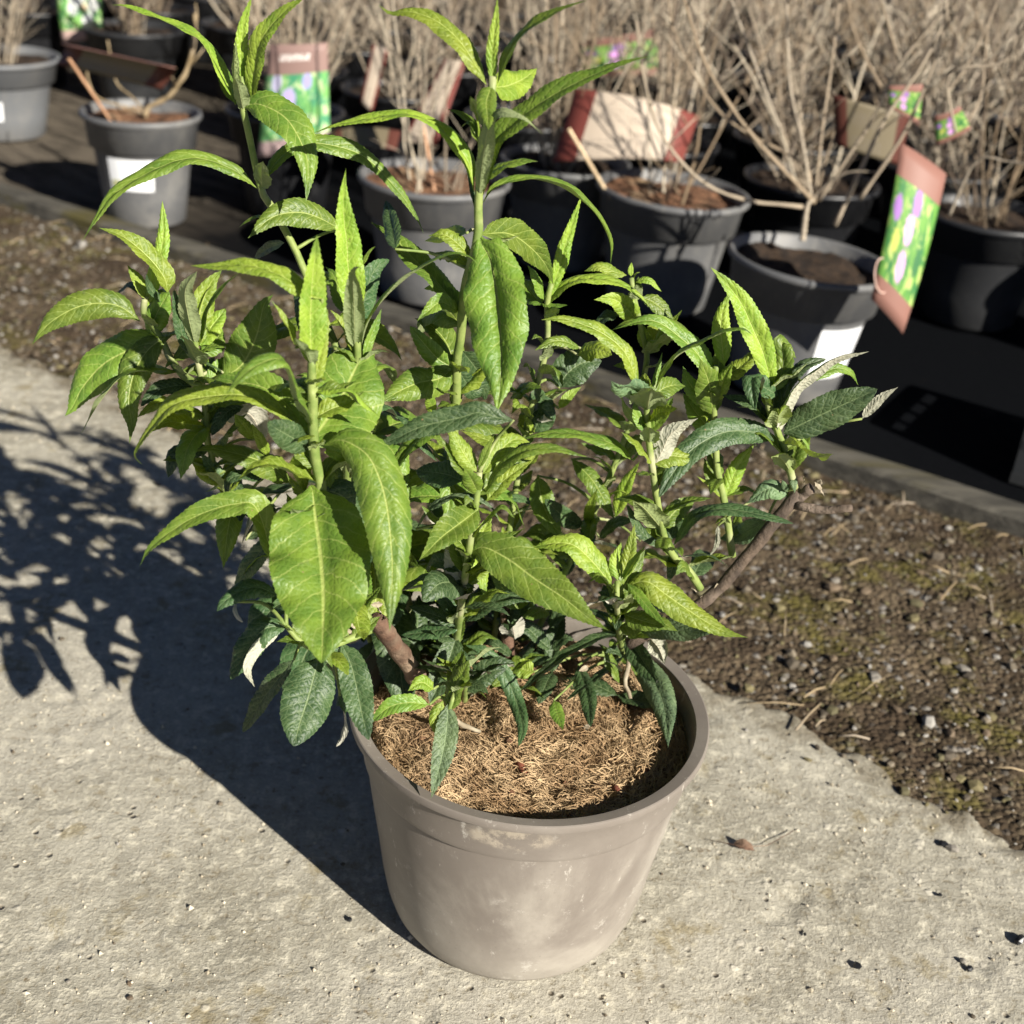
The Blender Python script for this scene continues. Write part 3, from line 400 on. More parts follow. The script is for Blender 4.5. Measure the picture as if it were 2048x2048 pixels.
  ([[-.2422,.06,.4434],[-.2486,.0566,.461],[-.2502,.0533,.4798],[-.2518,.05,.4982]],[[.64,.68,.36],[.71,.65,.27],[.76,.62,.18],[.76,.62,.18]],0.0108,"d",12),
  ([[-.2433,.06,.4217],[-.2564,.0491,.4244],[-.266,.0406,.4228],[-.2743,.03,.4147]],[[-.51,.72,.47],[-.58,.7,.43],[-.77,.59,.26],[-.83,.53,.16]],0.0139,"d",12),
  ([[-.2214,.06,.4339],[-.2397,.0647,.4397],[-.2626,.07,.4419]],[[.24,.97,-.02],[.24,.97,.01],[.23,.97,.05]],0.0059,"d",20),
  ([[-.2072,.06,.4076],[-.2177,.0523,.4055],[-.2262,.04,.3914]],[[-.47,.43,.77],[-.77,.27,.57],[-.9,.16,.4]],0.0119,"d",12),
  ([[-.1995,.0601,.3813],[-.2048,.0486,.3981],[-.2086,.0401,.4104]],[[.74,.42,.52],[.74,.42,.52],[.74,.42,.52]],0.0112,"y",12),
  ([[-.189,.0616,.3678],[-.1932,.0505,.3879],[-.1964,.0416,.4036]],[[.84,.38,.39],[.84,.38,.39],[.84,.38,.39]],0.009,"y",12),
  ([[-.1945,.0665,.3446],[-.2093,.0578,.3515],[-.2178,.0522,.348],[-.2181,.0465,.3384]],[[-.33,.86,.38],[-.46,.83,.32],[-.78,.62,-.0],[-.84,.47,-.26]],0.0115,"d",14),
  ([[-.173,.0703,.3418],[-.1875,.06,.3609],[-.2028,.051,.3716],[-.2177,.0423,.379],[-.2288,.036,.3827],[-.2384,.0303,.3809]],[[.29,.73,.62],[.17,.74,.65],[-.02,.73,.68],[-.12,.72,.69],[-.33,.67,.67],[-.48,.61,.63]],0.0233,"g",14),
  ([[-.2329,.06,.3705],[-.2476,.0527,.371],[-.2573,.0475,.368],[-.2603,.04,.3531]],[[-.33,.71,.63],[-.41,.68,.61],[-.86,.4,.32],[-.97,.24,.07]],0.0151,"d",14),
  ([[-.2246,.0622,.3422],[-.2335,.0555,.3603],[-.2379,.0522,.3691]],[[.48,.72,.5],[.48,.72,.5],[.48,.72,.51]],0.0122,"s",10),
  ([[-.21,.0706,.2862],[-.1991,.0889,.296],[-.209,.1106,.3129]],[[.88,-.36,-.31],[.99,-.09,.1],[.9,.08,.43]],0.0161,"d",12),
  ([[-.2233,.06,.4279],[-.2074,.0626,.4407],[-.1974,.0656,.4624],[-.192,.0686,.4856],[-.1854,.07,.494]],[[.64,-.17,-.75],[.8,-.06,-.59],[.94,.08,-.33],[.93,.07,-.36],[.79,-.06,-.61]],0.0351,"g",10),
  ([[-.2326,.06,.4245],[-.2224,.0721,.4355],[-.2159,.08,.4429]],[[.85,-.34,-.41],[.85,-.33,-.41],[.86,-.33,-.4]],0.0149,"g",12),
 ], [[[-.2379,.06,.4297],[-.2296,.072,.4318],[-.2214,.06,.4339]],[[-.2354,.06,.4025],[-.2213,.072,.405],[-.2072,.06,.4076]],[[-.2315,.0601,.3653],[-.2155,.0721,.3733],[-.1995,.0601,.3813]],[[-.227,.0616,.3487],[-.208,.0736,.3582],[-.189,.0616,.3678]],[[-.2108,.0665,.3218],[-.2027,.0785,.3332],[-.1945,.0665,.3446]],[[-.1974,.0703,.3072],[-.1852,.0823,.3245],[-.173,.0703,.3418]],[[-.1962,.0706,.3059],[-.2031,.0826,.2961],[-.21,.0706,.2862]],[[-.2374,.06,.4243],[-.2303,.072,.4261],[-.2233,.06,.4279]]]),
 (0.0036, 0.0026, [[-0.2364,0.05,0.4259],[-0.2501,0.0573,0.4302],[-0.2609,0.0647,0.4385],[-0.2667,0.0704,0.4468],[-0.2743,0.075,0.4578],[-0.2818,0.075,0.468],[-0.2811,0.075,0.48]], [
  ([[-.2804,.075,.4729],[-.273,.0826,.5018],[-.2689,.0884,.5236],[-.27,.095,.5484]],[[.94,.18,-.29],[.94,.19,-.26],[.96,.24,-.12],[.96,.27,-.03]],0.0123,"y",16),
  ([[-.2637,.075,.4863],[-.2654,.075,.4979],[-.2759,.075,.5121],[-.2929,.075,.5254],[-.3109,.075,.5306]],[[.75,.66,.11],[.64,.7,.3],[.49,.73,.49],[.33,.72,.62],[.2,.69,.69]],0.0194,"y",14),
  ([[-.2789,.075,.479],[-.2852,.0796,.4899],[-.2953,.085,.5014]],[[.73,.66,.15],[.71,.67,.22],[.68,.68,.27]],0.0102,"y",15),
  ([[-.2855,.075,.4628],[-.2975,.0714,.4738],[-.311,.0682,.4767],[-.327,.0645,.4736],[-.3434,.0604,.464],[-.3535,.0574,.454],[-.3598,.055,.4447]],[[.29,.77,.56],[.14,.76,.63],[-.17,.69,.71],[-.41,.58,.7],[-.6,.48,.64],[-.75,.38,.53],[-.82,.33,.47]],0.0226,"g",14),
  ([[-.2811,.075,.48],[-.2929,.0852,.4862],[-.3082,.095,.4743]],[[.59,.79,-.17],[.51,.79,.35],[-.03,.75,.66]],0.0074,"d",12),
  ([[-.279,.0744,.4527],[-.2723,.0744,.4703],[-.2623,.0744,.4878]],[[.93,-.12,-.35],[.89,-.15,-.42],[.85,-.19,-.49]],0.0191,"g",12),
  ([[-.2686,.075,.4788],[-.2752,.0689,.4921],[-.2757,.065,.5026]],[[-.12,.92,.36],[-.03,.93,.38],[.13,.93,.35]],0.008,"d",20),
  ([[-.2653,.0719,.4531],[-.2771,.0648,.4454],[-.286,.0557,.4296],[-.2885,.0466,.4115],[-.2851,.0388,.3963],[-.2852,.0319,.3826]],[[-.64,.32,.69],[-.8,.22,.56],[-.95,.05,.29],[-1.0,-.08,.01],[-.99,-.11,-.05],[-1.0,-.07,.04]],0.0243,"g",14),
  ([[-.2681,.0725,.4533],[-.2913,.0672,.4432],[-.3108,.0625,.4317],[-.3262,.0578,.4134],[-.3338,.0544,.398],[-.3395,.0525,.3905]],[[-.44,.35,.82],[-.49,.33,.81],[-.67,.23,.71],[-.83,.09,.54],[-.87,.06,.49],[-.8,.13,.58]],0.0342,"g",10),
  ([[-.2555,.0714,.4577],[-.2672,.0788,.4524],[-.2875,.0914,.4444]],[[.38,.85,.35],[.4,.86,.33],[.41,.86,.31]],0.0082,"y",15),
 ], [[[-.2811,.075,.48],[-.2724,.087,.4832],[-.2637,.075,.4863]],[[-.2812,.075,.4776],[-.2749,.087,.4782],[-.2686,.075,.4788]],[[-.2684,.0714,.4493],[-.262,.0834,.4535],[-.2555,.0714,.4577]]]),
 (0.0042, 0.0026, [[-0.0387,0.062,0.17],[-0.0338,0.0138,0.2549],[-0.0309,-0.0179,0.3066],[-0.0271,-0.058,0.3673],[-0.0245,-0.06,0.4066],[-0.0237,-0.06,0.431]], [
  ([[-.0244,-.06,.4336],[-.021,-.06,.4445],[-.016,-.06,.4587]],[[.91,-.29,-.29],[.91,-.3,-.3],[.9,-.3,-.31]],0.0065,"g",20),
  ([[-.0212,-.06,.4299],[-.014,-.0495,.4388],[-.003,-.0379,.4463],[.008,-.03,.4417]],[[.89,-.38,-.26],[.83,-.42,-.35],[.56,-.54,-.64],[.09,-.6,-.8]],0.0166,"y",14),
  ([[-.019,-.06,.4153],[-.0108,-.0623,.4361],[.0058,-.065,.4522],[.0231,-.0672,.4562],[.0456,-.07,.4536]],[[.25,-.95,-.2],[.11,-.97,-.21],[-.06,-.99,-.13],[-.12,-.99,-.05],[-.13,-.99,-.04]],0.0136,"g",20),
  ([[-.0175,-.06,.41],[-.0067,-.0555,.4251],[.0113,-.05,.4388]],[[.79,-.44,-.43],[.7,-.49,-.52],[.61,-.53,-.59]],0.0126,"y",18),
  ([[-.0254,-.06,.4308],[-.0341,-.0562,.4414],[-.0422,-.0525,.4521],[-.0487,-.05,.4581]],[[.76,.45,.46],[.77,.45,.45],[.75,.46,.48],[.69,.48,.54]],0.0138,"y",14),
  ([[-.0232,-.06,.4149],[-.0289,-.0721,.4326],[-.0331,-.08,.4434]],[[.85,.26,.45],[.83,.28,.48],[.79,.3,.53]],0.0124,"g",12),
  ([[-.0225,-.0598,.4032],[-.0316,-.0745,.4014],[-.044,-.0951,.3994],[-.0559,-.1198,.3951]],[[-.67,.34,.66],[-.67,.34,.66],[-.73,.31,.61],[-.78,.28,.56]],0.0254,"g",24),
  ([[-.0259,-.058,.3674],[-.0195,-.0534,.3797],[-.0134,-.048,.3943]],[[.9,-.2,-.39],[.92,-.18,-.36],[.93,-.16,-.33]],0.0143,"y",14),
  ([[-.0271,-.0572,.3661],[-.0174,-.063,.3762],[.0003,-.073,.3746],[.0194,-.0851,.3682],[.038,-.0968,.3633],[.0566,-.1092,.3563],[.0691,-.1172,.3537]],[[.5,-.45,-.74],[-.04,-.53,-.85],[-.45,-.48,-.75],[-.51,-.47,-.72],[-.53,-.46,-.72],[-.52,-.46,-.72],[-.46,-.48,-.74]],0.0325,"g",12),
  ([[-.0305,-.0336,.331],[-.0376,-.0336,.343],[-.0447,-.0336,.3557]],[[-.85,-.16,-.5],[-.86,-.15,-.49],[-.86,-.15,-.48]],0.0163,"s",14),
  ([[-.0317,-.0292,.3244],[-.0353,-.0353,.3488],[-.0346,-.0392,.3644]],[[.33,.91,.27],[.39,.89,.25],[.49,.85,.19]],0.0056,"g",15),
  ([[-.0756,-.0172,.3078],[-.057,-.0244,.325],[-.037,-.0313,.3289],[-.0207,-.0372,.3271]],[[.07,-.89,-.45],[-.11,-.91,-.4],[-.31,-.91,-.27],[-.36,-.91,-.22]],0.0108,"d",12),
  ([[-.034,.0007,.2768],[-.0444,.0007,.2919],[-.0538,.0007,.3029]],[[.7,.53,.48],[.67,.55,.51],[.63,.56,.53]],0.0135,"d",12),
  ([[-.027,.0037,.2715],[-.0142,.0067,.2839],[.0028,.01,.2926],[.0249,.0137,.29]],[[.37,-.91,-.16],[.32,-.93,-.17],[.2,-.96,-.2],[.14,-.96,-.23]],0.0159,"d",12),
  ([[-.0636,-.0587,.3832],[-.0546,-.0587,.4001],[-.0382,-.0587,.4113],[-.0236,-.0587,.4107],[-.0135,-.0587,.4042],[-.0073,-.0587,.394]],[[.26,-.96,-.14],[.14,-.98,-.12],[.01,-1.0,-.04],[-.0,-1.0,-.01],[-.08,-.99,-.08],[-.17,-.98,-.1]],0.0087,"s",14),
  ([[-.0346,.0186,.2469],[-.0388,.0049,.234],[-.0444,-.0091,.2214],[-.0498,-.0214,.211]],[[-.97,.1,.21],[-.96,.12,.24],[-.95,.15,.28],[-.94,.16,.29]],0.0239,"d",16),
  ([[-.0268,.0253,.2349],[-.0111,.0204,.2335],[.0057,.0131,.2181],[.0165,-.0018,.204],[.0221,-.0303,.204],[.0201,-.0551,.204]],[[-.29,-.74,-.61],[-.52,-.68,-.52],[-.78,-.54,-.32],[-.94,-.32,-.1],[-.99,-.06,.14],[-.94,.08,.33]],0.0131,"d",12),
  ([[-.0325,.007,.2662],[-.0508,.007,.2726],[-.0718,.007,.2786]],[[.1,.95,.28],[.09,.95,.28],[.08,.96,.28]],0.0129,"d",12),
  ([[-.0311,.0085,.2638],[-.0575,.0142,.2522],[-.0774,.0185,.2439]],[[.01,.91,.42],[.02,.91,.42],[.02,.91,.42]],0.0154,"d",12),
  ([[-.034,-.06,.4233],[-.0469,-.048,.4214],[-.0679,-.03,.413]],[[.52,.65,.55],[.41,.67,.62],[.32,.68,.66]],0.0208,"d",10),
  ([[-.0332,-.0405,.3417],[-.05,-.0221,.338],[-.0582,-.0105,.321]],[[.57,.63,.54],[.19,.66,.73],[-.54,.55,.64]],0.0143,"d",10),
  ([[-.0042,-.06,.4702],[-.0129,-.06,.471],[-.0265,-.06,.4737],[-.0372,-.06,.4695],[-.0539,-.06,.4638],[-.0662,-.06,.4586],[-.0821,-.06,.4487],[-.0898,-.06,.4451]],[[.07,.62,.78],[.12,.62,.78],[-.05,.62,.79],[-.27,.59,.76],[-.28,.59,.76],[-.39,.57,.73],[-.41,.56,.72],[-.35,.58,.74]],0.0174,"d",12),
 ], [[[-.031,-.0172,.3055],[-.0533,-.0052,.3067],[-.0756,-.0172,.3078]],[[-.0262,-.0587,.3806],[-.0449,-.0467,.3819],[-.0636,-.0587,.3832]],[[-.0239,-.06,.423],[-.0289,-.048,.4232],[-.034,-.06,.4233]],[[-.0237,-.06,.431],[-.0139,-.048,.4506],[-.0042,-.06,.4702]]]),
 (0.0034, 0.0018, [[-0.025,0.0325,0.17],[-0.0249,-0.0315,0.2486],[-0.0286,-0.0652,0.2586],[-0.0321,-0.075,0.2483],[-0.0334,-0.075,0.2326]], [
  ([[-.0332,-.0725,.2515],[-.0326,-.0901,.2375],[-.034,-.1035,.2272],[-.0364,-.117,.2173],[-.0384,-.1275,.2099]],[[-1.0,-.04,.01],[-1.0,-.01,.05],[-.99,.05,.12],[-.99,.07,.15],[-.98,.08,.15]],0.0176,"s",12),
  ([[-.0374,-.0726,.2528],[-.041,-.0814,.2436],[-.036,-.0926,.2321]],[[-.96,.14,.24],[-1.0,-.06,-.01],[-.95,-.22,-.21]],0.01,"y",12),
  ([[-.045,-.0689,.2595],[-.0533,-.0734,.2679],[-.0622,-.0789,.2633]],[[.25,.73,.64],[-.28,.72,.63],[-.63,.62,.47]],0.0121,"y",14),
  ([[-.0468,-.075,.2502],[-.0618,-.0782,.2527],[-.0752,-.0812,.2492],[-.0881,-.085,.2361]],[[-.09,.83,.55],[-.2,.82,.54],[-.49,.73,.47],[-.62,.67,.42]],0.0135,"g",12),
  ([[-.0286,-.0652,.2586],[-.024,-.0652,.2761],[-.0211,-.0652,.2848]],[[.96,-.15,-.25],[.95,-.16,-.27],[.93,-.19,-.31]],0.0121,"g",10),
  ([[-.0311,-.075,.2433],[-.0283,-.0872,.2357],[-.033,-.095,.2327]],[[-.98,-.14,-.13],[-.99,.04,.1],[-.83,.33,.45]],0.0078,"y",10),
 ], [[[-.0299,-.0689,.2548],[-.0375,-.0569,.2571],[-.045,-.0689,.2595]],[[-.0321,-.075,.2483],[-.0394,-.063,.2493],[-.0468,-.075,.2502]]]),
 (0.0036, 0.0022, [[0.1042,0.1,0.1869],[0.0949,0.0497,0.2379],[0.0808,-0.035,0.3201],[0.0782,-0.035,0.3424]], [
  ([[.0781,-.035,.343],[.0763,-.0299,.3558],[.0784,-.025,.3681]],[[.99,-.01,.14],[1.0,-.08,.02],[.98,-.15,-.1]],0.0106,"y",14),
  ([[.0808,-.035,.3444],[.0846,-.0306,.3615],[.086,-.025,.3837]],[[.98,.0,-.22],[.99,.05,-.14],[.99,.08,-.08]],0.0105,"y",18),
  ([[.0819,-.035,.3434],[.0865,-.0393,.3592],[.0936,-.045,.3786]],[[.3,-.9,-.33],[.26,-.9,-.34],[.23,-.91,-.35]],0.007,"g",25),
  ([[.0749,-.035,.3376],[.0629,-.0325,.3516],[.0464,-.0295,.3647],[.0312,-.0274,.3641],[.0156,-.025,.3568]],[[.69,.52,.5],[.62,.56,.54],[.37,.65,.66],[-.08,.7,.71],[-.22,.69,.69]],0.0226,"y",14),
  ([[.0855,-.035,.3409],[.0931,-.0491,.3404],[.1017,-.0669,.3394],[.1105,-.085,.3392]],[[-.82,-.43,-.38],[-.84,-.41,-.35],[-.85,-.4,-.35],[-.84,-.4,-.36]],0.0104,"g",16),
  ([[.0853,-.035,.3387],[.0984,-.0395,.3467],[.1141,-.0451,.3401],[.1338,-.0522,.331],[.153,-.059,.324],[.171,-.065,.3236]],[[.24,-.62,-.74],[-.17,-.6,-.78],[-.5,-.52,-.7],[-.48,-.53,-.7],[-.35,-.58,-.74],[-.22,-.61,-.76]],0.0224,"y",12),
  ([[.0884,-.0151,.3023],[.1007,-.0238,.3039],[.1167,-.0351,.3072]],[[-.41,-.69,-.59],[-.39,-.7,-.6],[-.37,-.7,-.61]],0.016,"g",12),
  ([[.1041,.0349,.2552],[.1222,.0186,.2717],[.1403,.0023,.2813],[.1586,-.0151,.2942]],[[.03,-.69,-.72],[-.1,-.68,-.72],[-.18,-.67,-.72],[-.14,-.68,-.72]],0.0175,"s",12),
  ([[.1005,.0519,.237],[.1097,.0333,.2351],[.1229,.0019,.2311]],[[-.74,-.31,-.59],[-.78,-.28,-.56],[-.8,-.27,-.54]],0.0197,"d",14),
  ([[.1071,.0795,.2096],[.1183,.0639,.204],[.1271,.0426,.204],[.1331,.0076,.204],[.1326,-.0417,.204]],[[-.74,-.31,-.6],[-.74,-.31,-.6],[-.84,-.22,-.49],[-.95,-.06,-.29],[-.98,.01,-.2]],0.024,"s",12),
  ([[.0933,.0317,.2562],[.0724,.0223,.2527],[.0473,.0093,.2413],[.0181,-.0083,.2196]],[[-.42,.91,.04],[-.44,.9,-.0],[-.46,.88,-.06],[-.47,.88,-.07]],0.014,"d",12),
  ([[.1031,.0752,.204],[.0834,.0454,.204],[.0668,.0228,.204],[.0549,.0064,.204]],[[-.78,.51,-.36],[-.77,.53,-.35],[-.76,.56,-.32],[-.76,.56,-.32]],0.0113,"d",12),
  ([[.0648,.0559,.204],[.0722,.0164,.204],[.0741,-.0238,.204]],[[-.92,-.17,-.34],[-.96,-.11,-.27],[-.98,-.05,-.18]],0.0143,"d",12),
  ([[.1191,.0556,.2378],[.1272,.0457,.2335],[.1319,.0356,.2261]],[[.43,-.03,.9],[.57,-.11,.82],[.68,-.21,.71]],0.0192,"s",20),
  ([[.0456,.0054,.204],[.0489,-.0131,.204],[.0532,-.0312,.204]],[[-.94,-.17,-.3],[-.92,-.19,-.33],[-.91,-.22,-.36]],0.0116,"g",12),
  ([[.0287,.041,.204],[.0176,.045,.204],[.0078,.0454,.204]],[[.28,.79,.55],[.17,.81,.56],[.03,.82,.57]],0.0178,"y",14),
  ([[.0823,-.017,.3029],[.0758,-.0042,.3105],[.0724,.003,.3151]],[[.88,.19,.44],[.89,.18,.42],[.9,.16,.4]],0.0111,"d",10),
  ([[.0927,-.035,.3406],[.1069,-.0271,.3304],[.1256,-.015,.3061]],[[-.34,-.46,-.82],[-.55,-.38,-.74],[-.67,-.32,-.67]],0.018,"d",10),
 ], [[[.0924,.0349,.2527],[.0983,.0469,.2539],[.1041,.0349,.2552]],[[.1042,.1,.1869],[.0845,.0899,.1955],[.0648,.0559,.204]],[[.096,.0556,.232],[.1075,.0676,.2349],[.1191,.0556,.2378]],[[.1042,.1,.1869],[.0749,.0647,.1955],[.0456,.0054,.204]],[[.1042,.1,.1869],[.0665,.0825,.1955],[.0287,.041,.204]],[[.0786,-.035,.3391],[.0856,-.023,.3398],[.0927,-.035,.3406]]]),
 (0.0036, 0.0026, [[0.1496,0.035,0.2997],[0.1371,0.0307,0.3179],[0.1229,0.0265,0.3326],[0.1143,0.0227,0.3491],[0.1038,0.0152,0.3843],[0.0945,0.01,0.42],[0.0898,0.01,0.4418],[0.0853,0.01,0.4674]], [
  ([[.0798,.01,.4703],[.0725,.01,.4882],[.0633,.01,.5006],[.0483,.01,.5099],[.0323,.01,.5149],[.0207,.01,.5163],[.0081,.01,.5143]],[[.64,.72,.26],[.58,.75,.32],[.38,.82,.43],[.22,.86,.46],[.11,.87,.47],[-.01,.88,.47],[-.07,.88,.47]],0.017,"y",12),
  ([[.0869,.01,.4615],[.0792,-.0033,.4733],[.07,-.0168,.4815],[.0623,-.028,.4856],[.056,-.04,.4956]],[[.92,-.27,.28],[.86,-.18,.48],[.64,-.05,.77],[.78,-.09,.62],[.92,-.24,.3]],0.0208,"s",12),
  ([[.0877,.01,.4547],[.0854,-.0096,.4716],[.0844,-.03,.4885]],[[-.97,.2,.1],[-.95,.23,.18],[-.92,.27,.27]],0.0291,"g",18),
  ([[.0911,.01,.4713],[.0952,.0067,.4866],[.1021,.0034,.5002],[.1148,-.0006,.5115],[.1293,-.0051,.5225],[.1407,-.0081,.5266],[.1475,-.01,.5236]],[[.16,-.95,-.25],[.1,-.96,-.26],[-.06,-.97,-.24],[-.13,-.97,-.21],[-.17,-.97,-.18],[-.25,-.96,-.12],[-.31,-.95,-.1]],0.0154,"g",18),
  ([[.0888,.01,.4711],[.0915,.015,.4829],[.0935,.02,.495]],[[.95,.15,-.28],[.95,.16,-.26],[.96,.17,-.23]],0.0041,"g",20),
  ([[.0834,.01,.4698],[.0846,.03,.4748]],[[1.0,-.07,.07],[1.0,-.07,.07]],0.0091,"y",12),
  ([[.0898,.01,.4382],[.0821,.01,.4489],[.0772,.01,.4597]],[[.7,.5,.51],[.76,.47,.45],[.82,.43,.37]],0.0091,"g",14),
  ([[.0914,.01,.4384],[.0984,.01,.4522],[.1044,.01,.4666]],[[.61,-.73,-.31],[.63,-.72,-.29],[.65,-.71,-.27]],0.0098,"g",14),
  ([[.097,.0119,.4072],[.1018,.0087,.4257],[.1067,.0058,.442],[.1224,.0019,.4561]],[[-.97,-.1,.24],[-.96,-.09,.25],[-.82,.02,.56],[-.66,.07,.75]],0.0168,"s",14),
  ([[.0825,.0102,.4156],[.0703,.0084,.4265],[.0526,.0063,.4329],[.0323,.0039,.4356],[.0165,.002,.434],[.0022,.0002,.4291]],[[.24,.88,.41],[.12,.91,.41],[-.02,.93,.37],[-.1,.93,.35],[-.18,.93,.32],[-.22,.93,.31]],0.0168,"g",12),
  ([[.114,.0242,.3402],[.1002,.0207,.3497],[.0897,.0171,.3647],[.083,.0142,.378]],[[.1,.88,.47],[.24,.84,.48],[.45,.77,.45],[.51,.75,.42]],0.0096,"d",14),
  ([[.1224,.0249,.3415],[.1312,.0181,.3683],[.1469,.0122,.3817],[.1695,.005,.3853],[.2003,-.0051,.3842]],[[.38,-.86,-.34],[.2,-.89,-.41],[-.14,-.91,-.39],[-.27,-.89,-.36],[-.3,-.89,-.35]],0.0153,"d",12),
  ([[.1193,.0238,.3463],[.1228,.0343,.3604],[.128,.0438,.3725]],[[.98,-.19,-.1],[.96,-.22,-.15],[.95,-.25,-.21]],0.0164,"d",10),
  ([[.1236,.0255,.3386],[.1251,.0311,.3192],[.1243,.0355,.3034]],[[-.99,.12,-.04],[-.99,.16,.03],[-.97,.2,.1]],0.0091,"d",10),
  ([[.094,.01,.4244],[.1015,.0155,.4315],[.1039,.02,.4394]],[[.53,-.84,.09],[.55,-.82,.18],[.56,-.78,.27]],0.0071,"g",14),
 ], [[[.0948,.0102,.4188],[.0887,.0222,.4172],[.0825,.0102,.4156]]]),
 (0.0036, 0.0026, [[0.1744,0.06,0.3164],[0.1615,0.0646,0.3613],[0.1521,0.0675,0.3883],[0.1457,0.07,0.4211],[0.1409,0.07,0.446],[0.1393,0.07,0.4689]], [
  ([[.1434,.07,.4294],[.1353,.0596,.4581],[.1235,.05,.4818]],[[.94,.12,.31],[.9,.16,.4],[.84,.21,.5]],0.0233,"g",10),
  ([[.1452,.07,.4694],[.1388,.0758,.5003],[.1414,.08,.5219]],[[.98,.1,.19],[1.0,.05,.06],[.99,-.01,-.12]],0.0145,"y",16),
  ([[.1407,.07,.4592],[.1581,.0751,.4686],[.1709,.08,.4825]],[[.5,-.67,-.56],[.59,-.66,-.48],[.67,-.64,-.39]],0.0162,"y",14),
  ([[.1429,.07,.4395],[.1453,.061,.4634],[.1483,.055,.4782]],[[.96,-.23,-.18],[.94,-.25,-.23],[.92,-.27,-.3]],0.0124,"y",12),
  ([[.1619,.0649,.3639],[.1675,.0698,.3869],[.1782,.0749,.4074]],[[.97,-.06,-.23],[.94,-.1,-.33],[.89,-.14,-.43]],0.0137,"y",14),
  ([[.1594,.065,.3645],[.1457,.0592,.3778],[.1356,.055,.3859]],[[.21,.8,.57],[.17,.81,.57],[.12,.82,.56]],0.0053,"y",14),
  ([[.1402,.07,.4476],[.1298,.07,.4713],[.1124,.07,.4873],[.0882,.07,.4994],[.0609,.07,.4897]],[[.51,.83,.22],[.4,.87,.28],[.21,.93,.31],[.01,.96,.27],[-.09,.97,.24]],0.0175,"g",12),
  ([[.1477,.0694,.413],[.1311,.0812,.4267],[.1208,.0894,.4375]],[[.73,.34,.59],[.76,.32,.57],[.79,.3,.53]],0.0166,"g",10),
  ([[.1419,.07,.436],[.1306,.07,.445],[.1216,.07,.4541],[.1153,.07,.4666]],[[.6,.23,.76],[.65,.21,.73],[.81,.12,.57],[.89,.06,.45]],0.0148,"g",12),
 ], []),
 (0.0036, 0.0026, [[0.2103,0.055,0.3827],[0.2059,0.054,0.3933],[0.1962,0.052,0.4157],[0.187,0.0503,0.4324],[0.1789,0.05,0.4484],[0.1773,0.05,0.4661]], [
  ([[.1793,.05,.4631],[.1682,.05,.4892],[.1579,.05,.5069],[.1461,.05,.5257],[.1323,.05,.5395],[.1214,.05,.5486]],[[.88,.28,.38],[.86,.3,.42],[.81,.34,.49],[.73,.38,.57],[.61,.43,.66],[.57,.44,.69]],0.0204,"y",18),
  ([[.1799,.05,.4599],[.1852,.0576,.4782],[.1825,.0641,.4945],[.1962,.07,.4799]],[[.91,-.41,-.09],[.93,-.36,.07],[.63,-.47,-.62],[-.64,-.27,-.71]],0.0159,"g",14),
  ([[.1897,.051,.4257],[.1903,.0462,.4528],[.198,.042,.473],[.2091,.0381,.4883],[.2212,.0347,.4978],[.2365,.031,.5045]],[[-.83,-.55,-.08],[-.86,-.5,.06],[-.84,-.42,.35],[-.73,-.39,.57],[-.54,-.39,.74],[-.45,-.4,.8]],0.0149,"s",18),
  ([[.1864,.0503,.4357],[.1898,.0588,.462],[.2009,.0647,.476],[.2181,.0703,.4818]],[[.74,-.66,.12],[.71,-.7,-.01],[.54,-.78,-.32],[.41,-.78,-.46]],0.0174,"d",16),
  ([[.2027,.05,.4701],[.2221,.0597,.4789],[.2359,.065,.4751],[.245,.07,.4633]],[[.51,-.84,-.2],[.43,-.84,-.34],[-.12,-.74,-.66],[-.46,-.63,-.62]],0.0094,"g",14),
  ([[.193,.0509,.4286],[.208,.0483,.4404],[.2271,.045,.4551],[.2508,.0409,.4734]],[[.51,-.44,-.74],[.5,-.44,-.74],[.5,-.44,-.75],[.5,-.44,-.75]],0.0289,"d",8),
  ([[.2478,.052,.445],[.2556,.0466,.4634],[.2653,.042,.4759]],[[-.89,.18,.43],[-.82,.2,.53],[-.74,.21,.64]],0.0079,"s",14),
  ([[.1839,.05,.4586],[.1708,.0419,.4673],[.1605,.0351,.4755],[.1634,.02,.4585]],[[.2,.54,.81],[.25,.53,.81],[-.92,.37,-.14],[-.83,.34,-.44]],0.0163,"d",16),
  ([[.1873,.0511,.422],[.1713,.0442,.4304],[.1472,.0336,.433],[.1251,.0216,.4234],[.1117,.0105,.4077],[.1032,.0011,.3925]],[[.27,.42,.87],[.03,.48,.88],[-.37,.51,.78],[-.69,.47,.55],[-.85,.4,.34],[-.89,.37,.27]],0.0223,"d",14),
  ([[.1829,.0503,.4337],[.1684,.0548,.4469],[.1456,.0603,.4506]],[[.56,.74,.36],[.41,.81,.43],[.28,.85,.46]],0.0102,"d",14),
  ([[.2062,.055,.3752],[.1919,.055,.3809],[.1767,.055,.3661]],[[.28,.65,.7],[-.2,.75,.64],[-.48,.73,.49]],0.0159,"s",12),
  ([[.1936,.055,.3525],[.1802,.0653,.3344],[.1644,.075,.3227]],[[-.43,.61,.67],[-.31,.62,.72],[-.18,.62,.76]],0.0186,"s",10),
  ([[.1582,.055,.3453],[.1588,.0494,.332],[.1539,.045,.3227]],[[.88,-.43,.22],[.86,-.51,.07],[.78,-.61,-.12]],0.0046,"s",10),
  ([[.2069,.0548,.3843],[.2075,.0514,.3913],[.2087,.0448,.3835]],[[.91,-.33,-.23],[-.8,-.1,-.59],[-.96,.11,-.24]],0.006,"s",10),
  ([[.1976,.0526,.4087],[.2001,.0467,.4153],[.2008,.0426,.4207]],[[.62,-.44,-.65],[.72,-.42,-.55],[.84,-.37,-.39]],0.0044,"s",10),
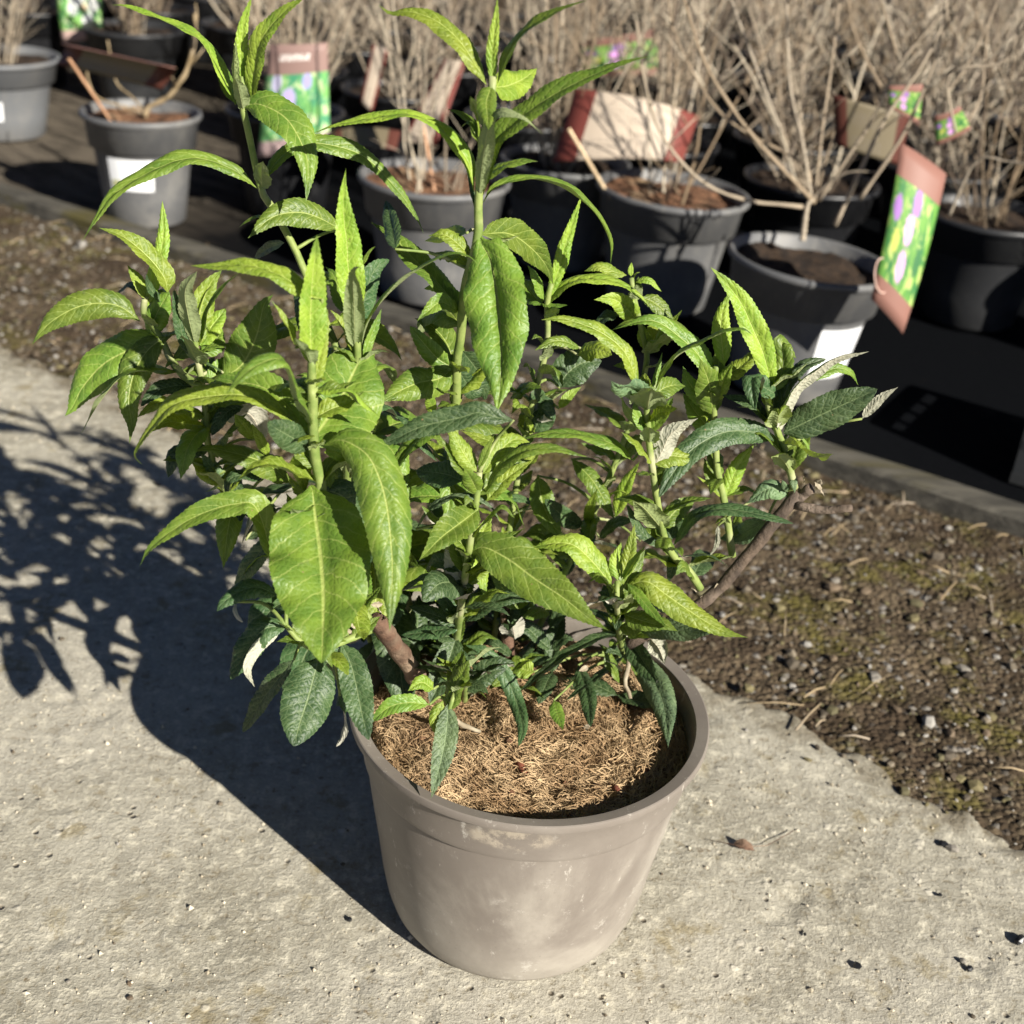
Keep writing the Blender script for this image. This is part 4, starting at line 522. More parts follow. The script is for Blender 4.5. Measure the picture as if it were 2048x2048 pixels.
  ([[.2056,.0516,.427],[.2121,.0516,.4208],[.2155,.0516,.411]],[[-.35,-.86,-.37],[-.53,-.79,-.32],[-.67,-.71,-.23]],0.0029,"g",10),
  ([[.2056,.055,.3787],[.2011,.0499,.3862],[.1976,.045,.3936]],[[.77,.22,.6],[.81,.19,.56],[.85,.16,.51]],0.0052,"s",10),
 ], [[[.1773,.05,.4661],[.19,.062,.4681],[.2027,.05,.4701]],[[.1962,.052,.4157],[.222,.064,.4304],[.2478,.052,.445]],[[.2103,.055,.3827],[.2083,.067,.379],[.2062,.055,.3752]],[[.2103,.055,.3827],[.2019,.067,.3676],[.1936,.055,.3525]],[[.2103,.055,.3827],[.1842,.067,.364],[.1582,.055,.3453]],[[.1938,.0516,.4201],[.1997,.0636,.4235],[.2056,.0516,.427]]]),
 (0.0036, 0.0026, [[-0.0064,0.1,0.1876],[0.0037,0.1043,0.3705],[0.0149,0.105,0.4563],[0.0126,0.105,0.4928],[0.0145,0.105,0.5089]], [
  ([[.0125,.105,.4946],[.0169,.107,.5111],[.0199,.1086,.5239],[.0219,.1102,.5374],[.0307,.115,.5751]],[[.93,.25,-.28],[.93,.25,-.27],[.94,.27,-.21],[.94,.26,-.23],[.93,.26,-.25]],0.0125,"y",22),
  ([[.0098,.105,.4957],[.0034,.0996,.5123],[-.0046,.095,.5247]],[[.34,.85,.4],[.27,.86,.43],[.19,.87,.45]],0.0103,"g",18),
  ([[.0135,.105,.4924],[.0208,.105,.5051],[.0327,.105,.5132],[.0494,.105,.5156],[.0666,.105,.5128],[.0802,.105,.5052],[.0908,.105,.4946]],[[.45,-.85,-.26],[.35,-.88,-.32],[.14,-.91,-.39],[-.01,-.91,-.41],[-.14,-.9,-.42],[-.3,-.87,-.4],[-.37,-.85,-.38]],0.0171,"y",14),
  ([[.0084,.105,.4924],[.0177,.1002,.4936],[.0276,.095,.4966]],[[-.43,-.88,-.2],[-.41,-.88,-.24],[-.38,-.88,-.27]],0.0074,"g",14),
  ([[.0109,.105,.4837],[.0173,.094,.49],[.0219,.085,.4963]],[[.02,-.49,-.87],[.11,-.48,-.87],[.23,-.48,-.85]],0.0104,"g",14),
  ([[.0085,.105,.4911],[-.0029,.1224,.4979],[-.0123,.135,.5019]],[[.84,.4,.37],[.81,.41,.41],[.77,.43,.47]],0.0174,"g",12),
  ([[.0407,.105,.46],[.0288,.0984,.467],[.0185,.0928,.4681],[.0063,.085,.4628]],[[-.19,.85,.49],[-.31,.85,.43],[-.53,.83,.2],[-.57,.81,.1]],0.0097,"g",14),
  ([[.0395,.105,.4544],[.0505,.0956,.4646],[.0639,.085,.4645]],[[.29,-.53,-.8],[-.09,-.53,-.84],[-.4,-.5,-.76]],0.0188,"y",12),
  ([[.0283,.1048,.4262],[.0325,.1076,.4368],[.0439,.1112,.4458],[.0587,.1148,.4476]],[[.88,-.41,-.24],[.75,-.49,-.44],[.44,-.57,-.69],[.24,-.59,-.77]],0.0285,"d",10),
  ([[.029,.1046,.409],[.0369,.1102,.4189],[.0452,.1146,.4246]],[[.78,-.54,-.32],[.73,-.56,-.39],[.64,-.6,-.48]],0.0078,"y",14),
  ([[.0114,.1044,.3869],[.0149,.1044,.398],[.0176,.1044,.408],[.0266,.1044,.3972]],[[.9,-.32,-.29],[.91,-.31,-.27],[-.06,-.55,-.83],[-.7,-.42,-.58]],0.0234,"d",12),
  ([[.0123,.1044,.387],[.0062,.0987,.3979],[.0021,.0944,.4062]],[[.69,.4,.6],[.71,.39,.58],[.74,.38,.56]],0.0062,"y",12),
  ([[-.0086,.1046,.4141],[.002,.094,.4292],[.0144,.0846,.4343]],[[.31,-.66,-.68],[.04,-.68,-.73],[-.25,-.7,-.67]],0.0122,"g",14),
  ([[.0171,.1046,.4137],[.0111,.0943,.4242],[.0054,.0846,.4231]],[[.58,.39,.71],[-.08,.46,.88],[-.74,.37,.56]],0.01,"d",12),
 ], [[[.0148,.105,.4584],[.0277,.117,.4592],[.0407,.105,.46]],[[.0149,.105,.4563],[.0272,.117,.4553],[.0395,.105,.4544]],[[.0113,.1048,.4288],[.0198,.1168,.4275],[.0283,.1048,.4262]],[[.0092,.1046,.4122],[.0191,.1166,.4106],[.029,.1046,.409]],[[.009,.1046,.4113],[.0002,.1166,.4127],[-.0086,.1046,.4141]]]),
 (0.0034, 0.0024, [[0.0289,0.1,0.1995],[0.0758,0.1147,0.3487],[0.0933,0.12,0.4402],[0.0866,0.12,0.4724],[0.0773,0.12,0.4989],[0.0738,0.12,0.5137]], [
  ([[.0733,.12,.5146],[.0726,.12,.5198],[.0725,.12,.5255]],[[.99,-.04,.12],[1.0,-.06,.07],[1.0,-.07,.02]],0.0045,"y",15),
  ([[.0776,.12,.5105],[.0866,.12,.5136],[.0977,.12,.5048]],[[.14,-.89,-.42],[-.13,-.87,-.47],[-.35,-.83,-.44]],0.0075,"y",14),
  ([[.0752,.12,.513],[.0769,.12,.5167],[.08,.12,.5187]],[[.5,-.84,-.23],[.38,-.87,-.32],[.25,-.89,-.39]],0.003,"y",14),
  ([[.0702,.12,.5152],[.0623,.12,.5167],[.0491,.12,.5208],[.0381,.12,.5154]],[[.1,.84,.54],[.14,.83,.54],[-.03,.84,.54],[-.24,.84,.49]],0.0105,"y",14),
  ([[.0823,.12,.4794],[.0728,.1135,.4917],[.0613,.1073,.5],[.0467,.1,.5008]],[[.61,.4,.68],[.48,.44,.76],[.03,.52,.86],[-.22,.53,.82]],0.0165,"y",14),
  ([[.1285,.12,.467],[.1111,.1143,.4823],[.0912,.1089,.487],[.0741,.104,.4849],[.0623,.1,.4781]],[[.15,.86,.49],[-.01,.88,.47],[-.23,.91,.35],[-.35,.91,.24],[-.41,.9,.17]],0.0166,"g",12),
  ([[.0938,.12,.4573],[.0889,.12,.468],[.086,.12,.4779]],[[.91,.07,.41],[.93,.04,.36],[.96,.02,.29]],0.0115,"y",12),
  ([[.099,.12,.4578],[.1025,.12,.4711],[.1149,.12,.4919]],[[.83,-.52,-.22],[.75,-.56,-.35],[.7,-.58,-.42]],0.0099,"y",14),
  ([[.0833,.12,.4994],[.095,.12,.4951],[.1095,.12,.4837]],[[-.22,-.78,-.59],[-.34,-.75,-.57],[-.42,-.73,-.54]],0.0129,"g",12),
  ([[.067,.12,.4835],[.0578,.12,.4808],[.0516,.12,.4738]],[[-.18,.76,.62],[-.35,.75,.56],[-.52,.72,.46]],0.0129,"d",12),
  ([[.044,.1149,.3613],[.0625,.1025,.3499],[.0814,.0849,.3267]],[[-.67,-.51,-.54],[-.77,-.46,-.44],[-.83,-.41,-.36]],0.0159,"g",12),
  ([[.0843,.1118,.3139],[.0885,.1007,.3501],[.0958,.0918,.3761]],[[.99,-.09,-.14],[.97,-.13,-.22],[.93,-.18,-.32]],0.0128,"y",12),
  ([[.0178,.1122,.3454],[.0258,.0981,.3239],[.0424,.0822,.3043]],[[-.95,-.27,-.18],[-.9,-.33,-.3],[-.83,-.38,-.4]],0.0217,"g",12),
  ([[.0631,.1102,.3042],[.0618,.0963,.3284],[.0645,.0802,.3551]],[[1.0,-.06,.02],[.99,-.12,-.1],[.96,-.17,-.2]],0.0088,"y",12),
  ([[.0214,.1101,.3204],[.0033,.0942,.3336],[-.0121,.0801,.3363]],[[-.28,.78,.55],[-.45,.76,.47],[-.61,.72,.33]],0.0096,"d",12),
  ([[.0586,.11,.3039],[.0408,.0955,.3201],[.0246,.08,.3416]],[[.28,.54,.79],[.39,.52,.76],[.49,.49,.72]],0.016,"d",12),
  ([[.073,.1097,.2952],[.0832,.0934,.3189],[.096,.0797,.3293]],[[.17,-.78,-.61],[-.08,-.77,-.63],[-.36,-.76,-.55]],0.0121,"d",12),
  ([[.1075,.1109,.2945],[.0974,.0909,.3216],[.0877,.0709,.3478]],[[.45,.63,.63],[.45,.63,.64],[.45,.62,.64]],0.0056,"d",12),
 ], [[[.0893,.12,.4597],[.1089,.132,.4634],[.1285,.12,.467]],[[.09,.12,.4561],[.0945,.132,.4569],[.099,.12,.4578]],[[.081,.12,.4883],[.074,.132,.4859],[.067,.12,.4835]],[[.0766,.1149,.3526],[.0603,.1269,.357],[.044,.1149,.3613]],[[.0671,.1118,.3209],[.0757,.1238,.3174],[.0843,.1118,.3139]],[[.0683,.1122,.3249],[.043,.1242,.3351],[.0178,.1122,.3454]],[[.0617,.1101,.3038],[.0416,.1221,.3121],[.0214,.1101,.3204]],[[.0606,.1097,.3003],[.0668,.1217,.2977],[.073,.1097,.2952]],[[.0643,.1109,.3122],[.0859,.1229,.3034],[.1075,.1109,.2945]]]),
]
WOOD = [[0.0075,0.0062,[[-0.0585,0.0,0.2134],[-0.0745,-0.0325,0.2647],[-0.0875,-0.065,0.3121]]],[0.0048,0.005,[[0.0999,0.03,0.2464],[0.1539,0.0363,0.2872],[0.1806,0.0425,0.3254],[0.2021,0.0487,0.3622],[0.2136,0.055,0.3777]]],[0.0036,0.0026,[[0.2116,0.05,0.3713],[0.2329,0.04,0.3742],[0.2481,0.03,0.3828]]],[0.004,0.0045,[[0.2113,0.055,0.3686],[0.218,0.0525,0.3813],[0.2221,0.05,0.3865]]],[0.005,0.004,[[0.0078,0.06,0.2032],[0.0033,0.06,0.234],[-0.0007,0.06,0.259]]],[0.0022,0.0014,[[-0.0292,-0.045,0.2152],[-0.0174,-0.0375,0.2034],[-0.01,-0.03,0.1956]]],[0.0022,0.0015,[[0.105,0.05,0.2177],[0.1031,0.04,0.2035],[0.1086,0.03,0.1941]]]]
DORMANT = [[0.0042,[[0.4367,1.25,0.2999],[0.3305,1.234,0.3888],[0.2711,1.218,0.4493],[0.2228,1.202,0.511],[0.1828,1.186,0.5904],[0.1578,1.17,0.6343]]],[0.0036,[[0.4306,1.25,0.3061],[0.401,1.2575,0.3929],[0.3676,1.265,0.4764],[0.3432,1.2725,0.5932],[0.3383,1.28,0.6354]]],[0.0036,[[0.4361,1.25,0.3032],[0.4292,1.2625,0.4197],[0.4284,1.275,0.5013],[0.4244,1.2875,0.598],[0.4245,1.3,0.6404]]],[0.0036,[[0.4426,1.25,0.3038],[0.4722,1.24,0.3774],[0.4981,1.23,0.4447],[0.5166,1.22,0.5238],[0.5608,1.21,0.6015],[0.5775,1.2,0.6461]]],[0.0065,[[0.4267,1.24,0.2412],[0.4255,1.245,0.2936],[0.4338,1.25,0.3063]]],[0.0045,[[0.4694,1.22,0.2745],[0.4901,1.224,0.3539],[0.5163,1.228,0.4467],[0.5515,1.232,0.5188],[0.574,1.236,0.5993],[0.5731,1.24,0.6584]]],[0.004,[[0.4946,1.2,0.3249],[0.5329,1.19,0.4191],[0.5484,1.18,0.492],[0.5559,1.17,0.5668],[0.5489,1.16,0.6235]]],[0.0038,[[0.4216,1.25,0.2919],[0.3736,1.2417,0.295],[0.3291,1.2333,0.2982],[0.2525,1.225,0.3232],[0.1778,1.2167,0.3921],[0.1374,1.2083,0.482],[0.1188,1.2,0.555]]],[0.003,[[0.3742,1.3,0.3943],[0.3215,1.3167,0.4853],[0.2692,1.3333,0.5798],[0.2594,1.35,0.6131]]],[0.003,[[0.6299,1.18,0.3164],[0.642,1.1533,0.4061],[0.678,1.1267,0.4155],[0.7085,1.1,0.4185]]],[0.003,[[0.4343,1.3,0.3202],[0.4166,1.325,0.3461],[0.2855,1.35,0.4024],[0.1987,1.375,0.5068],[0.1703,1.4,0.5823]]],[0.0028,[[0.5747,1.16,0.4891],[0.6152,1.13,0.5126],[0.6629,1.1,0.5362]]],[0.003,[[0.6145,1.3,0.4691],[0.6367,1.3,0.5115],[0.654,1.3,0.5708],[0.6664,1.3,0.6339]]],[0.0028,[[0.656,1.3,0.4184],[0.6771,1.3167,0.4713],[0.6757,1.3333,0.5217],[0.672,1.35,0.5806]]],[0.0028,[[0.5276,1.35,0.4684],[0.4788,1.375,0.5363],[0.46,1.4,0.5875]]],[0.0028,[[0.5621,1.4,0.4981],[0.5341,1.425,0.5591],[0.5135,1.45,0.6016]]],[0.003,[[0.6007,1.15,0.4458],[0.5687,1.1375,0.516],[0.5778,1.125,0.5389],[0.6344,1.1125,0.5569],[0.6394,1.1,0.6248]]],[0.0026,[[0.429,1.25,0.3059],[0.4675,1.225,0.3549],[0.5175,1.2,0.3685]]],[0.0026,[[0.4488,1.3,0.3148],[0.4554,1.3,0.385],[0.4563,1.3,0.4142]]]]
DORMANT_B = [[0.007,[[-0.7969,1.8,0.217],[-0.7894,1.7967,0.2367],[-0.747,1.7933,0.2617],[-0.7206,1.79,0.2953],[-0.7085,1.7867,0.3122],[-0.6896,1.7833,0.3669],[-0.6839,1.78,0.4241]]],[0.003,[[-0.7963,1.8,0.2276],[-0.8319,1.8333,0.247],[-0.8733,1.8667,0.269],[-0.8951,1.9,0.34]]],[0.003,[[-0.8018,1.8,0.2245],[-0.8362,1.8167,0.2288],[-0.9079,1.8333,0.2458],[-0.9293,1.85,0.319]]]]
CHIPS = [(0.3157, -0.0473, 0.0042, 'black stone chip on the concrete at the lower right', 1), (0.4642, -0.0018, 0.006, 'dark stone at the right edge of the concrete', 1), (0.4064, 0.0431, 0.0028, 'small black chip above the pale stones at right', 1), (0.4265, 0.1107, 0.005, 'dark broken stone nearest the gravel at right', 1), (0.4339, 0.105, 0.006, 'grey stone beside the dark broken stone', 0), (0.4104, -0.0394, 0.004, 'dark pebble in the lower right corner', 1), (0.407, -0.0318, 0.0035, 'brown pebble in the lower right corner', 0), (0.2769, -0.0177, 0.002, 'tiny dark chip on bare concrete right of the pot', 1), (-0.1041, -0.0451, 0.0028, 'dark chip left of the pot just outside its shadow', 1), (-0.1486, 0.0204, 0.002, 'tiny chip inside the edge of the pot shadow', 0)]
DEAD = (0.2357, 0.0805)
TAGS = [
 ((-1.3533, 2.9, 0.3164), (-1.2249, 2.9, 0.3105), (-1.2381, 2.9, 0.1677), (-1.3504, 2.9, 0.1491), M_TAG_C, M_BACK, (0.004, 0.01), 'white flower picture tag at the top left corner', (), None, False),
 ((-0.94, 1.76, 0.3503), (-0.6631, 1.55, 0.3634), (-0.7104, 1.62, 0.3097), (-0.9789, 1.83, 0.2987), M_BACK_SHADE, M_TAG_A, (0.0, -0.02), 'tag coloured shade brown seen nearly edge on above the lone grey pot', [((-0.891, 1.66, 0.3428),(-0.8481, 1.76, 0.2036))], M_STICK, False),
 ((-0.5454, 1.79, 0.3786), (-0.4323, 1.79, 0.3908), (-0.4255, 1.79, 0.1963), (-0.5713, 1.79, 0.1589), M_TAG_B, M_BACK, (0.012, 0.0), 'picture tag with mauve header band hanging before the black pot', (), None, False),
 ((0.0477, 1.66, 0.3683), (0.2815, 1.66, 0.3395), (0.2566, 1.6, 0.2656), (0.0183, 1.6, 0.2449), M_BACK, M_TAG_A, (0.035, 0.0), 'cream tag printed with text and dark red ends', [((0.0415, 1.53, 0.3226),(0.1279, 1.5, 0.2129))], M_PALESTICK, False),
 ((0.4986, 1.05, 0.4446), (0.5716, 1.05, 0.4067), (0.542, 0.98, 0.1894), (0.4854, 0.98, 0.2374), M_TAG_A, M_BACK, (0.006, 0.008), 'tall tag with purple flowers and brown ends at the right', (), None, True),
 ((0.0589, 2.2, 0.3737), (0.2201, 2.2, 0.4122), (0.2414, 2.2, 0.3167), (0.0662, 2.2, 0.3019), M_TAG_A, M_BACK, (0.015, 0.0), 'purple flower tag far back behind the tall leafy shoot', (), None, False),
 ((0.5788, 1.2, 0.4576), (0.6137, 1.2, 0.4752), (0.6443, 1.22, 0.4398), (0.5978, 1.22, 0.4102), M_TAG_A, M_BACK, (0.004, 0.0), 'small corner of a flower tag just right of the tied stems', (), None, False),
 ((0.485, 1.5, 0.426), (0.6253, 1.5, 0.4028), (0.6251, 1.5, 0.3169), (0.5076, 1.5, 0.3415), M_BACK_SHADE, M_TAG_A, (0.012, 0.0), 'tag coloured shade brown behind the bare branching stems', (), None, False),
 ((0.5214, 1.28, 0.482), (0.574, 1.28, 0.4894), (0.5821, 1.28, 0.4264), (0.5296, 1.28, 0.451), M_TAG_A, M_BACK, (0.003, 0.0), 'yellow green flower tag scrap above the tied stems', (), None, False),
 ((-0.1933, 1.62, 0.4076), (-0.1521, 1.6, 0.4091), (-0.1952, 1.56, 0.2657), (-0.263, 1.58, 0.2644), M_BACK, M_BACK, (0.004, 0.0), 'slanting pink cream tag behind the tall leafy shoot', [((-0.2195, 1.55, 0.3031),(-0.1855, 1.47, 0.2023))], M_STICK, False),
 ((-0.4241, 1.78, 0.226), (-0.2837, 1.78, 0.2381), (-0.2855, 1.72, 0.2144), (-0.4101, 1.72, 0.2017), M_BACK_SHADE, M_BACK, (0.01, 0.0), 'flat brown tag lying across the pot behind the shoots', (), None, False),
 ((-0.3865, 2.1, 0.3454), (-0.3507, 2.1, 0.3401), (-0.3828, 2.1, 0.2016), (-0.4108, 2.1, 0.2207), M_BACK, M_BACK, (0.003, 0.0), 'narrow upright cream tag far back left of the slanting tag', (), None, False),
]
# ================================================================ THE SETTING
KD, KN = np.array([.855, -.519]), np.array([.519, .855])         # along and across the kerb
def loc(s, n): return np.array([-.805, 1.79])+s*KD+n*KN
def struct(name, me, mat): return tag(link(name, me, mat), kind='structure')
struct('ground', mesh('ground', [(-60, -60, -.03), (60, -60, -.03), (60, 60, -.03), (-60, 60, -.03)], [(0, 1, 2, 3)]), M_GRAVEL)
CD, CN = np.array([.815, -.58]), np.array([.58, .815])           # along and across the edge of the concrete
def sheet(a0, a1, b0, b1, step, h):
    A, B = np.meshgrid(np.arange(a0, a1+1e-6, step), np.arange(b0, b1+1e-6, step)); X = A*CD[0]+B*CN[0]; Y = A*CD[1]+B*CN[1]
    Z = h(A, B, X, Y); ny, nx = A.shape; I = np.arange(nx*ny).reshape(ny, nx)
    return np.stack([X, Y, Z], -1).reshape(-1, 3), np.stack([I[:-1, :-1], I[:-1, 1:], I[1:, 1:], I[1:, :-1]], -1).reshape(-1, 4), A, B
def conc_edge(A): return .418+.05*fbm(A, A*0, 5, .28, 4)+.06*fbm(A, A*0+3, 9, .045, 4)
def conc_h(A, B, X, Y):
    z = .0007*fbm(X, Y, 1, .20, 3)+.0012*fbm(X, Y, 2, .024, 4)+.0011*fbm(X, Y, 3, .012, 1)
    z += -.004*np.clip(fbm(X, Y, 8, .03, 2)-.22, 0, 1)*4
    d = np.hypot(X-.03, Y)/.14; z = z*np.clip(d-.2, .25, 1)
    e = conc_edge(A)-B
    return z-np.clip(.012-e, 0, .012)*1.4
v, f, A, B = sheet(-1.75, 1.35, -.62, .52, .0055, conc_h); keep = B.ravel() < conc_edge(A.ravel())+.007
f = f[keep[f].all(1)]; struct('concrete_slab', mesh('concrete_slab', v, f), M_CONC)
def flat(name, a0, a1, b0, b1, z, mat):
    q = [a*CD+c*CN for a, c in ((a0, b0), (a1, b0), (a1, b1), (a0, b1))]; struct(name, mesh(name, [(*p, z) for p in q], [(0, 1, 2, 3)]), mat)
flat('concrete_yard', -9, 9, -9, -.612, -.002, M_CONC)
for a0, a1 in ((-9, -1.742), (1.342, 9)): flat('concrete_yard', a0, a1, -.612, .418, -.002, M_CONC)
for a0, a1 in ((-9, -2.09), (1.49, 9)): flat('gravel_verge', a0, a1, .40, 1.3 if a0 < 0 else 1.0, -.006, M_GRAVEL)
def grav_h(A, B, X, Y): return -.005+.010*fbm(X, Y, 21, .10, 3)+.007*fbm(X, Y, 22, .02, 3)
v, f, A, B = sheet(-2.1, 1.5, .28, 1.02, .007, grav_h); struct('gravel_strip', mesh('gravel_strip', v, f), M_GRAVEL)
# loose stones: stuff nobody could count
ico_v = []; phi = (1+5**.5)/2
for a in (-1, 1):
    for b in (-phi, phi): ico_v += [(0, a, b), (a, b, 0), (b, 0, a)]
ico_v = np.array(ico_v)/math.hypot(1, phi)
ico_f = [[i, j, k] for i in range(12) for j in range(i+1, 12) for k in range(j+1, 12) if all(np.linalg.norm(ico_v[p]-ico_v[q]) < 1.06 for p, q in ((i, j), (j, k), (i, k)))]
ico_f = [t if np.dot(np.cross(ico_v[t[1]]-ico_v[t[0]], ico_v[t[2]]-ico_v[t[0]]), ico_v[t[0]]) > 0 else t[::-1] for t in ico_f]
def stone(mb, x, y, z, r):
    s = r*np.array([random.uniform(.7, 1.3), random.uniform(.6, 1.1), random.uniform(.4, .8)]); a = random.uniform(0, 6.28); c, q = math.cos(a), math.sin(a)
    v = ico_v*(1+RNG.uniform(-.22, .22, (12, 1)))*s; v = v @ np.array([[c, q, 0], [-q, c, 0], [0, 0, 1]]); mb.add(v+np.array([x, y, z]), ico_f)
mb = MB()
for _ in range(9000):
    a = random.uniform(-1.9, 1.2); b = random.uniform(.36, 1.0); ed = conc_edge(np.array([a]))[0]
    if b < ed and random.random() > .5*math.exp(-(ed-b)/.03): continue
    r = min(.011, .0015+random.expovariate(1/.0014)); x, y = a*CD+b*CN
    stone(mb, x, y, float(grav_h(0, 0, np.array([x]), np.array([y]))[0] if b > ed else .001)+r*.25, r)
tag(link('loose_gravel', mb.mesh('loose_gravel'), M_PEB, smooth=False), 'loose brown and grey gravel with moss between concrete and timber edging', 'gravel', kind='stuff')
mb = MB()
for _ in range(180):
    a = random.uniform(-1.2, .9); b = random.uniform(-.55, .42); x, y = a*CD+b*CN
    if math.hypot(x-.03, y) < .12: continue
    r = .0007+random.expovariate(1/.0006); stone(mb, x, y, .001, min(r, .003))
tag(link('grit', mb.mesh('grit'), M_PEB, smooth=False), 'fine grit scattered over the pale concrete', 'grit', kind='stuff')
OCT = np.array([(1, 0, 0), (-1, 0, 0), (0, 1, 0), (0, -1, 0), (0, 0, 1.), (0, 0, -1)]); OF = [[0, 2, 4], [2, 1, 4], [1, 3, 4], [3, 0, 4], [2, 0, 5], [1, 2, 5], [3, 1, 5], [0, 3, 5]]
mb = MB(); ga = RNG.uniform(-1.2, .95, 15000); gb = RNG.uniform(-.55, .42, 15000); gx_ = ga*CD[0]+gb*CN[0]; gy_ = ga*CD[1]+gb*CN[1]; gz_ = conc_h(ga, gb, gx_, gy_); gr_ = np.minimum(.0030, .00045+RNG.exponential(.00050, 15000)); cl = fbm(gx_, gy_, 61, .09, 3) > -.10
for x, y, z, r, c in zip(gx_, gy_, gz_, gr_, cl):
    if c and math.hypot(x-.03, y) > .10: mb.add(OCT*RNG.uniform(.6, 1.3, (6, 1))*np.array([r, r, r*.8])+np.array([x, y, z+r*.2]), OF)
tag(link('sand_grains', mb.mesh('sand_grains'), M_SAND, smooth=False), 'sandy grains worn out of the concrete surface', 'sand', kind='stuff')
mb = MB()                                                        # dry stalks and needles on the gravel
for _ in range(240):
    a = random.uniform(-1.8, 1.1); b = random.uniform(.40, 1.0); x, y = a*CD+b*CN; q = random.uniform(0, 3.14); L = random.uniform(.008, .035)
    tube(mb, [(x-L*math.cos(q), y-L*math.sin(q), .006), (x, y, .009), (x+L*math.cos(q), y+L*math.sin(q), .006)], random.uniform(.0005, .0013), 4)
tag(link('plant_litter', mb.mesh('plant_litter'), M_STRAW), 'dry stalks and needles lying on the gravel', 'litter', kind='stuff')
# kerb and ground fabric
def kerb_prof(s0, s1, nn=26):
    mb = MB(); P = [loc(s, -.088+.006*math.sin(s*2.1)) for s in np.linspace(s0, s1, nn)]; sec = [(-.024, -.03), (-.024, .020), (-.019, .026), (.017, .027), (.022, .021), (.022, -.03)]
    v = [];
    for i, p in enumerate(P):
        for k, (o, z) in enumerate(sec):
            q = p+KN*(o+random.uniform(-.0012, .0012)); v.append((q[0], q[1], z+random.uniform(-.0012, .0012)))
    m = len(sec); fs = [[i*m+k, (i+1)*m+k, (i+1)*m+k+1, i*m+k+1] for i in range(nn-1) for k in range(m-1)]+[list(range(m)), [(nn-1)*m+k for k in range(m)][::-1]]
    mb.add(v, fs); return mb
kb = empty('timber_edging', (loc(.6, -.088)[0], loc(.6, -.088)[1], 0), label='low weathered timber edging between gravel strip and black fabric bed', cat='edging')
for s0, s1 in ((-3.4, .36), (.364, 3.6)):
    o = link('plank', kerb_prof(s0, s1).mesh('plank'), M_KERB, smooth=False); o.parent = kb; o.matrix_parent_inverse = Matrix.Translation(-kb.location)
S_, N_ = np.meshgrid(np.linspace(-5, 9, 120), np.linspace(-.066, 9, 80)); q = np.array([-.805, 1.79])+S_[..., None]*KD+N_[..., None]*KN
Z = .006+.012*np.clip(fbm(q[..., 0], q[..., 1], 31, .35, 3), -.3, .5); Z[0] = .0; I = np.arange(Z.size).reshape(Z.shape)
struct('ground_fabric', mesh('ground_fabric', np.dstack([q, Z]).reshape(-1, 3), np.stack([I[:-1, :-1], I[:-1, 1:], I[1:, 1:], I[1:, :-1]], -1).reshape(-1, 4)), M_FABRIC)

# ================================================================ THE POT
POT = (.027, .000)
pot = empty('plant_pot', (POT[0], POT[1], .001), label='taupe plastic pot in the foreground holding the leafy green shrub', cat='plant pot')
prof_o = [(.0, .004), (.083, .004), (.091, .0012), (.0972, .004), (.1018, .011), (.1062, .024), (.1105, .045), (.1148, .074), (.1195, .102), (.1235, .128), (.1250, .1470), (.1252, .1490), (.1254, .1493), (.1284, .1495), (.1287, .1500), (.1290, .1530), (.1318, .168), (.1342, .1815), (.1350, .1828), (.1352, .1831), (.1390, .1833), (.1401, .1839), (.1404, .1850), (.1404, .1886), (.1401, .1896), (.1392, .1901), (.1334, .1892), (.1304, .1886), (.1293, .1866), (.1288, .182), (.1276, .174), (.1236, .15), (.118, .12)]
prof_o = [(r, z*1.065) for r, z in prof_o]; mb = MB(); lathe(mb, prof_o, 128); pb = mb.mesh('body'); o = link('body', pb, M_TAUPE, pot); pb.set_sharp_from_angle(angle=math.radians(38))
# ribs set in the gutter of the rim, front left
for a in (-114, -104, -94, 176, 162):
    mb = MB(); t = math.radians(a); box(mb, (0, 0, 0), (.0040, .0013, .0060)); me = mb.mesh('rib'); r = link('rib', me, M_TAUPE, pot, False); r.location = (.1318*math.cos(t), .1312*math.sin(t), .1958); r.rotation_euler = (0, 0, t)
mb = MB(); 
n_ = 90; gx = np.linspace(-.129, .129, n_); GX, GY = np.meshgrid(gx, gx); R_ = np.hypot(GX, GY)
def soil_z(x, y): return .178+.009*fbm(np.asarray(x, float), np.asarray(y, float), 41, .05, 3)+.005*fbm(np.asarray(x, float), np.asarray(y, float), 42, .012, 2)-.006*np.clip((np.hypot(x, y)-.110)/.02, 0, 1)
I = np.arange(n_*n_).reshape(n_, n_); F = np.stack([I[:-1, :-1], I[:-1, 1:], I[1:, 1:], I[1:, :-1]], -1).reshape(-1, 4); F = F[(R_.ravel() < .1295)[F].all(1)]
link('compost', mesh('compost', np.dstack([GX, GY, soil_z(GX, GY)]).reshape(-1, 3), F), M_BARKMIX, pot)
mb = MB()                                                        # coir mulch: a mat of curled fibres
vs, fs = [], []
